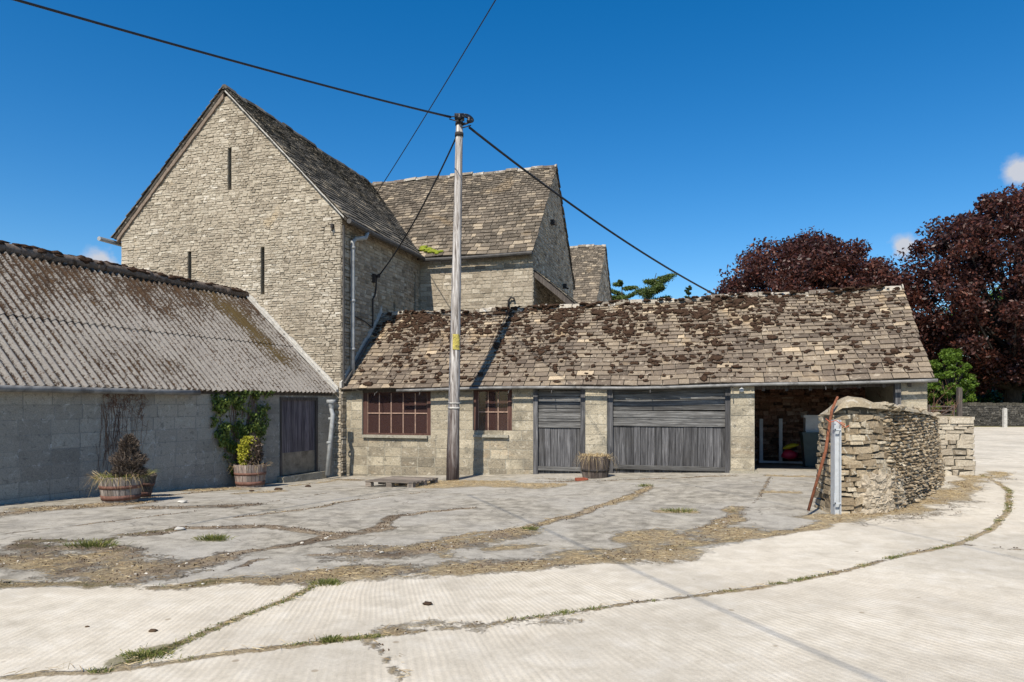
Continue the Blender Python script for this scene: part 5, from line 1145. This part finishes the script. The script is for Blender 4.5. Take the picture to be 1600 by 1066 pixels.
mb = MB(); mb.box(c + U * -.3 + V * -.3 + Z * .75, U * .6, V * .6, Z * .05); obj('lid', mb, M['bin'], bn)
mb = MB(); cc = c + Z * .80; mb.cbox(cc + Z * .17, .42, .36, .34, R(-15)); mb.cbox(cc + Z * .37, .52, .44, .06, R(-15)); tag(obj('crate', mb, M['white_paint'], None), 'pale lidded plastic box standing on the dark bin', 'box')

# ------------------------------------------------------------------ BACKGROUND: wall, posts, gate, trees
fw = empty('field_wall', Vector((38, 47.5, 0))); tag(fw, 'far dry stone boundary wall beyond the road under the copper beech', 'wall')
z0 = H - BASE; wa = Vector(((1503 - CX) / F * 48.5, 48.5, z0)); wb = Vector((62, 46.0, z0)); dW = (wb - wa); LWl = dW.length; dW.normalize(); nW = Vector((dW.y, -dW.x, 0))
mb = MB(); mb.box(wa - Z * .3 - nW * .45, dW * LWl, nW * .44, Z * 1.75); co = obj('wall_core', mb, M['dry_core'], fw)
st = MB(); stones(st, lambda s, t, d: wa + dW * s + nW * d + Z * t, lambda t: (0, LWl), 0, 1.40 + .05, (.10, .17), (.2, .5), .02, .05, (), .5, None, hi=.7, lo=0); obj('facing_stones', st, stone_mat('far_wall_stone_shaded', [(0, (.035, .033, .03)), (1, (.12, .11, .095))]), fw)  # shade of the tree canopy is painted into these dark stone tones
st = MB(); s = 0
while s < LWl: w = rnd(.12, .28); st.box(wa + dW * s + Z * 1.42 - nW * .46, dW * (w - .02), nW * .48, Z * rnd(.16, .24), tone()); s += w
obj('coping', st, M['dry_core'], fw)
gpst = P(1570, 668, 45); mb = MB(); mb.cbox(Vector((gpst.x, 45, H - BASE + .60)), .22, .16, 1.25, .1); mb.cbox(Vector((gpst.x, 45, H - BASE + 1.24)), .18, .12, .05, .1)
tag(obj('fence_post', mb, M['mortar_pale'], None), 'short pale post in front of the far stone wall', 'post')
mb = MB(); gp2 = Vector(((1499 - CX) / F * 46, 46, H - BASE)); mb.cbox(gp2 + Z * 1.2, .26, .24, 2.8); mb.cbox(gp2 + Z * 2.63, .20, .18, .06); tag(obj('gate_post', mb, M['wood_dark'], None), 'tall dark gate post at the end of the far wall', 'post')
gt_ = empty('field_gate', Vector(((1475 - CX) / F * 46, 46, H - BASE))); tag(gt_, 'dark timber field gate right of the low shed end', 'gate')
ga = Vector(((1452 - CX) / F * 46, 46.1, H - BASE)); gL = gp2.x - .25 - ga.x
for k in range(5): mb = MB(); mb.box(ga + Z * (.25 + .27 * k), (gL, 0, 0), (0, .05, 0), Z * .09); obj('bar', mb, M['wood_dark'], gt_)
for k in (0, 1): mb = MB(); mb.box(ga + Vector((k * (gL - .1), -.05, .15)), (.1, 0, 0), (0, .05, 0), Z * 1.35); obj('stile', mb, M['wood_dark'], gt_)
mb = MB(); mb.box(ga + Vector((.1, -.04, .25)), (gL - .2, 0, 1.05), (0, .03, 0), Z * .1); obj('brace', mb, M['wood_dark'], gt_)
# small bare shrub by the stub wall
bsh = Vector(((1470 - CX) / F * 14.6, 14.6, 0)); mb = MB()
def branch(p, d, L, r, lv):
    q = p + d * L * .5 + Vector((rnd(-.05, .05), rnd(-.05, .05), 0)) * L; e_ = q + (d + Vector((rnd(-.3, .3), rnd(-.3, .3), rnd(-.1, .2)))).normalized() * L * .5; mb.tube([p, q, e_], [r, r * .8, r * .6], 4, tone(), False)
    if lv:
        for k in range(3): branch(q.lerp(e_, rnd(0, 1)), (d + Vector((rnd(-1, 1), rnd(-1, 1), rnd(-.2, .5)))).normalized(), L * .6, r * .55, lv - 1)
for k in range(5): branch(bsh + Vector((rnd(-.3, .3), rnd(.6, 1), 1.0)) + Vector((0, 0, -1.0)), Vector((rnd(-.4, .4), 0, 1)).normalized(), 1.25, .016, 3)
tag(obj('bare_shrub', mb, M['twig'], None), 'leafless twiggy shrub behind the curved wall', 'shrub')

def tree(name, label, px, Y, top_py, wpx, base_frac, n, leaf, mat, seed, group=None, lobes=80, trunk_r=.35, ar=1.0, rise=.0, cat='tree', lobr=(.10, .22)):
    r_ = np.random.default_rng(seed); x = (px - CX) / F * Y; zt = H + (HY - top_py) / F * Y; rw = wpx / 2 / F * Y; zg = H - BASE; hgt = zt - zg; z0_ = zg + hgt * base_frac; cz = (zt + z0_) / 2 - (zt - z0_) * .04; rh = (zt - z0_) / 2 * 1.0; rw *= 1.12
    root = empty(name, Vector((x, Y, zg))); tag(root, label, cat, group)
    L = []; 
    for k in range(lobes):
        d = r_.normal(size=3); d /= np.linalg.norm(d); q = r_.uniform(.35, .9)
        if k % 5 < 3:      # an even outer shell of leafy sprays
            zf = 1 - 2 * ((k + .5) / lobes); an_ = k * 2.39996; d = np.array([math.cos(an_) * math.sqrt(1 - zf * zf), math.sin(an_) * math.sqrt(1 - zf * zf), zf]); q = r_.uniform(.78, .93); rr = rw * r_.uniform(*lobr) * .85
        egg = 1.0 - .22 * max(0, d[2]) ** 2
        L.append((np.array([x + d[0] * rw * q * egg, Y + d[1] * rw * ar * q * egg, cz + d[2] * rh * q]), rr))
    # keep the lobes inside the height
    per = n // lobes; P_ = []; tn = []
    for c, rr in L:
        m = int(per * r_.uniform(.7, 1.3)); d = r_.normal(size=(m, 3)); d /= np.linalg.norm(d, axis=1, keepdims=True); q = rr * r_.uniform(.35, 1.12, (m, 1)); pp = c + d * q * np.array([1.15, 1.15, .8]); P_.append(pp)
        b = r_.uniform(-.12, .12); tn.append(np.clip(r_.beta(2, 2.6, m) + b, 0, 1))
    P_ = np.vstack(P_); tn = np.concatenate(tn); ok = (P_[:, 2] < zt + .3) & (P_[:, 2] > zg + .5); P_ = P_[ok]; tn = tn[ok]
    global rng; sv = rng; rng = r_; v, f = leafquads(P_, leaf); rng = sv
    cr = npobj('crown', v, f, 4, mat, np.stack([tn, tn, tn], 1), root)
    mb = MB(); ctop = Vector((x + rw * .05, Y, cz + rh * .5)); bs = Vector((x, Y, zg - .3)); mb.tube([bs, bs.lerp(ctop, .25) + Vector((.1, 0, 0)), bs.lerp(ctop, .6), ctop], [trunk_r * 1.25, trunk_r, trunk_r * .6, trunk_r * .15], 10)
    random.seed(seed)
    for c, rr in L[::2]:
        c = Vector(c); t = min(.85, max(.2, (c.z - zg) / max(.1, hgt) * .65)); st_ = bs.lerp(ctop, t); md = st_.lerp(c, .5) + Vector((0, 0, -.08 * (c - st_).length)); mb.tube([st_, md, c], [trunk_r * .32, trunk_r * .18, trunk_r * .05], 6, (.5, .5, .5), False)
    obj('trunk', mb, M['bark'], root, True); return root
tree('copper_beech', 'broad dark copper beech rising behind the long mossy roof', 1258, 58, 347, 282, .05, 120000, .15, M['beech'], 11, 'copper beeches', 260, .5)
tree('copper_beech', 'tall dark copper beech at the right edge above the far wall', 1580, 54, 277, 312, .13, 98000, .16, M['beech'], 12, 'copper beeches', 200, .55)
tree('copper_beech', 'low copper beech crown in the gap between the two larger beeches', 1420, 62, 478, 110, .15, 22000, .17, M['beech'], 13, 'copper beeches', 45, .35)
tree('green_tree', 'light green tree glimpsed between the shed end and the right beech', 1482, 50.5, 535, 66, .0, 22000, .10, M['leaf'], 14, 'green trees in the distance', 130, .3)
tree('green_tree', 'pale green tree top showing in the gap between beech crowns', 1396, 95, 412, 60, .2, 9000, .2, M['leaf'], 15, 'green trees in the distance', 25, .3)
tree('green_tree', 'green tree behind the tall right copper beech', 1615, 85, 420, 260, .03, 30000, .22, M['leaf'], 16, 'green trees in the distance', 60, .4)
tree('green_tree', 'small yellowish tree top at the cable end behind the roof', 1108, 70, 455, 46, .3, 4000, .13, M['leaf'], 17, 'green trees in the distance', 14, .2)
# pine
def pine(name, label, px, Y, tpy, wpx, n, lean, seed, mat='pine', lf=.22):
    r_ = np.random.default_rng(seed); random.seed(seed); x = (px - CX) / F * Y; zt = H + (HY - tpy) / F * Y; zg = H - BASE; hg = zt - zg; rw = wpx / 2 / F * Y; root = empty(name, Vector((x, Y, zg))); tag(root, label, 'tree')
    mb = MB(); mb.tube([Vector((x, Y, zg - .3)), Vector((x + lean * .3, Y, zg + hg * .5)), Vector((x + lean, Y, zt - .2))], [.3, .2, .03], 8); P_ = []
    for k in range(46):
        h = rnd(.35, .99); an = rnd(0, 6.28); L = rw * (1.15 - h * .75) * rnd(.6, 1.15); s = Vector((x + lean * h ** 1.6, Y, zg + hg * h)); e_ = s + Vector((math.cos(an) * L + lean * .25, math.sin(an) * L, rnd(.1, .5) * L)); mb.tube([s, s.lerp(e_, .5), e_], [.06, .04, .01], 5, (.5, .5, .5), False)
        m = n // 46; t = r_.uniform(.25, 1.08, (m, 1)); P_.append(np.array(s) + (np.array(e_) - np.array(s)) * t + r_.normal(size=(m, 3)) * L * np.array([.13, .13, .07]))
    obj('trunk', mb, M['bark'], root, True); P_ = np.vstack(P_); P_ = P_[P_[:, 2] < zt + .2]; v, f = leafquads(P_, lf); npobj('crown', v, f, 4, M[mat], r_.uniform(0, 1, (len(f), 3)), root)
pine('pine_tree', 'wind leaning pine right of the far barn gable', 980, 75, 424, 110, 60000, 3.2, 21, 'pine', .085)
pine('pine_tree', 'lower pine top at the foot of the far barn gable', 966, 68, 440, 75, 45000, .4, 23, 'pine', .085)
pine('conifer', 'slender thin conifer tip above the mossy ridge', 1073, 90, 443, 26, 3000, .3, 22, 'leaf_dark', .16)
# hedge and thicket beyond far wall so no open horizon shows
def thicket(name, label, x0, x1, Y, h, n, mat, seed):
    r_ = np.random.default_rng(seed); xs = r_.uniform(x0, x1, n); top = h * (.75 + .35 * np.sin(xs * .35 + seed) * .5 + .2 * np.sin(xs * 1.1)); zs = H - BASE + r_.uniform(0, 1, n) ** .8 * top; ys_ = Y + r_.normal(size=n) * 1.2
    P_ = np.stack([xs, ys_, zs], 1); global rng; sv = rng; rng = r_; v, f = leafquads(P_, .26); rng = sv
    tag(npobj(name, v, f, 4, M[mat], r_.uniform(0, 1, (n, 3))), label, 'hedge', None, 'stuff')
thicket('hedge', 'dark hedge and undergrowth beyond the far stone wall', 24, 90, 66, 4.2, 46000, 'leaf_dark', 31)
thicket('woodland', 'green undergrowth below the distant trees', -10, 130, 105, 7.5, 46000, 'leaf', 32)

# ------------------------------------------------------------------ SCATTER: straw, grass, gravel, litter
def sample(chan, n, thr, Yr=(2, 16.3), power=1.):
    xs = rng.uniform(GX0 + .1, GX1 - .1, n); ys = rng.uniform(Yr[0], Yr[1], n)
    ix = ((xs - GX0) / .0625).astype(int); iy = ((ys - GY0) / .0625).astype(int); m = MK[iy, ix, chan]
    k = rng.uniform(0, 1, n) < np.clip((m - thr) / (1 - thr), 0, 1) ** power; xs = xs[k]; ys = ys[k]; return xs, ys, ZZ[iy[k], ix[k]]
xs, ys, zs = sample(1, 260000, .35); k = len(xs); an = rng.uniform(0, 6.283, k)
blades(np.stack([xs, ys, zs + .004 + rng.uniform(0, .012, k)], 1), rng.uniform(.03, .11, k), np.stack([np.cos(an), np.sin(an), rng.uniform(0, .25, k)], 1), .0019, M['straw'], 'straw', 'loose straw scattered over the yard and verges', 'straw', 'stuff', .15)
xs, ys, zs = sample(2, 240000, .42); k = len(xs); an = rng.uniform(0, 6.283, k)
blades(np.stack([xs, ys, zs], 1), rng.uniform(.015, .055, k), np.stack([np.cos(an), np.sin(an), rng.uniform(.6, 2.5, k)], 1), .0022, M['grass'], 'grass', 'short grass growing in the joints and cracks', 'grass', 'stuff', .6)
xs, ys, zs = sample(0, 140000, .35); k = min(len(xs), 20000); P_ = np.stack([xs, ys, zs + .004], 1)[:k]
v, f = leafquads(P_, .012); tag(npobj('leaf_litter', v, f, 4, M['debris'], rng.uniform(0, 1, (len(f), 3))), 'dark leaf litter and crumbs in the dirt patches', 'litter', None, 'stuff')
xs, ys, zs = sample(0, 30000, .5); mb = MB()
for x, y, z in list(zip(xs, ys, zs))[:2600]: s = rnd(.004, .012) * (1.8 if rnd() < .12 else 1); blob(mb, (x, y, z + s * .3), Vector((s * rnd(.8, 1.6), 0, 0)), Vector((0, s, 0)), Vector((0, 0, s * .6)), .25, tone(), False)
tag(obj('gravel', mb, M['pebble'], None), 'small stones and grit in the broken yard surface', 'gravel', None, 'stuff')
jl = [pts for pts, w, q_ in LN[:2]]; cand = []
for jp, pr in zip(jl, (.50, .72)):
    for a, b in zip(jp[:-1], jp[1:]):
        L_ = np.linalg.norm(b - a)
        for k in range(int(L_ / .035)):
            p = a + (b - a) * rnd(); nz_ = mnoise.noise(Vector((p[0] * 2.1, p[1] * 2.1, 4))) * .5 + .5
            if nz_ > 1.02 - pr:
                for q in range(16): cand.append((p[0] + random.gauss(0, .028), p[1] + random.gauss(0, .018)))
cand = np.array(cand); k = len(cand); an = rng.uniform(0, 6.283, k)
blades(np.stack([cand[:, 0], cand[:, 1], H - dropv(cand[:, 0], cand[:, 1])], 1), rng.uniform(.012, .038, k), np.stack([np.cos(an), np.sin(an), rng.uniform(.5, 2, k)], 1), .0024, M['grass'], 'grass', 'low grass filling the road joints', 'grass', 'stuff', .6, (0, .8))
def lump(name, label, cat, px, py, s, mat, flat=.5):
    c = G(px, py); mb = MB(); blob(mb, c + Z * s * .3, Vector((s * 1.3, 0, 0)), Vector((0, s, 0)), Z * s * flat, .3, tone()); return tag(obj(name, mb, mat, None, True), label, cat)
lump('stone', 'small brown stone alone on the ribbed concrete road', 'stone', 668, 945, .028, M['debris'])
lump('stone', 'flat pale stone on the yard right of the dead conifer planter', 'stone', 284, 786, .06, M['mortar_pale'], .3)
lump('stone', 'pale stone lump in the crack left of the grass tuft', 'stone', 281, 828, .05, M['mortar_pale'], .4)
lump('moss_clod', 'dark moss clod on the yard nearest the shed door', 'clod', 481, 761, .05, M['mossd'], .5)
lump('moss_clod', 'dark moss clod in the straw right of the shrub barrel', 'clod', 435, 766, .06, M['mossd'], .5)
lump('moss_clod', 'dark moss clod between the shrub barrel and the grass crack', 'clod', 393, 768, .035, M['mossd'], .5)
lump('dirt_clod', 'small dark clod on the lower left road slab', 'clod', 239, 987, .022, M['debris'])
lump('dirt_clod', 'tiny brown clod on the left road slab nearest the wall side', 'clod', 136, 980, .012, M['debris'])
def tuft(px, py, n, r, h, label):
    c = G(px, py); q = rng.normal(size=(n, 2)) * r; p = np.stack([c.x + q[:, 0], c.y + q[:, 1] * .6, np.full(n, c.z)], 1); d = np.concatenate([q / r * .5, np.ones((n, 1)) * 1.1], 1) + rng.normal(size=(n, 3)) * .25
    blades(p, rng.uniform(.4, 1, n) * h, d, .003, M['grass'], 'grass_tuft', label, 'grass', None, .6, (0, .85))
tuft(332, 843, 350, .08, .10, 'lone grass tuft in the middle of the left yard slab')
tuft(142, 853, 320, .11, .11, 'yellowish weed clump at the edge of the broken left yard')
tuft(510, 913, 300, .06, .07, 'grass tuft where the slab joint meets the yard edge')
tuft(228, 1025, 500, .07, .04, 'dense grass tuft at the lower left meeting of the road joints')
tuft(518, 1002, 200, .03, .06, 'small weed in the road joint below the slab')
tuft(1009, 760, 160, .07, .09, 'small grass tuft on the yard before the wide boarded door')
tuft(828, 828, 160, .05, .08, 'small weed in the middle yard crack')
tuft(1062, 800, 200, .10, .10, 'sparse dry tuft in the yard before the open bay')
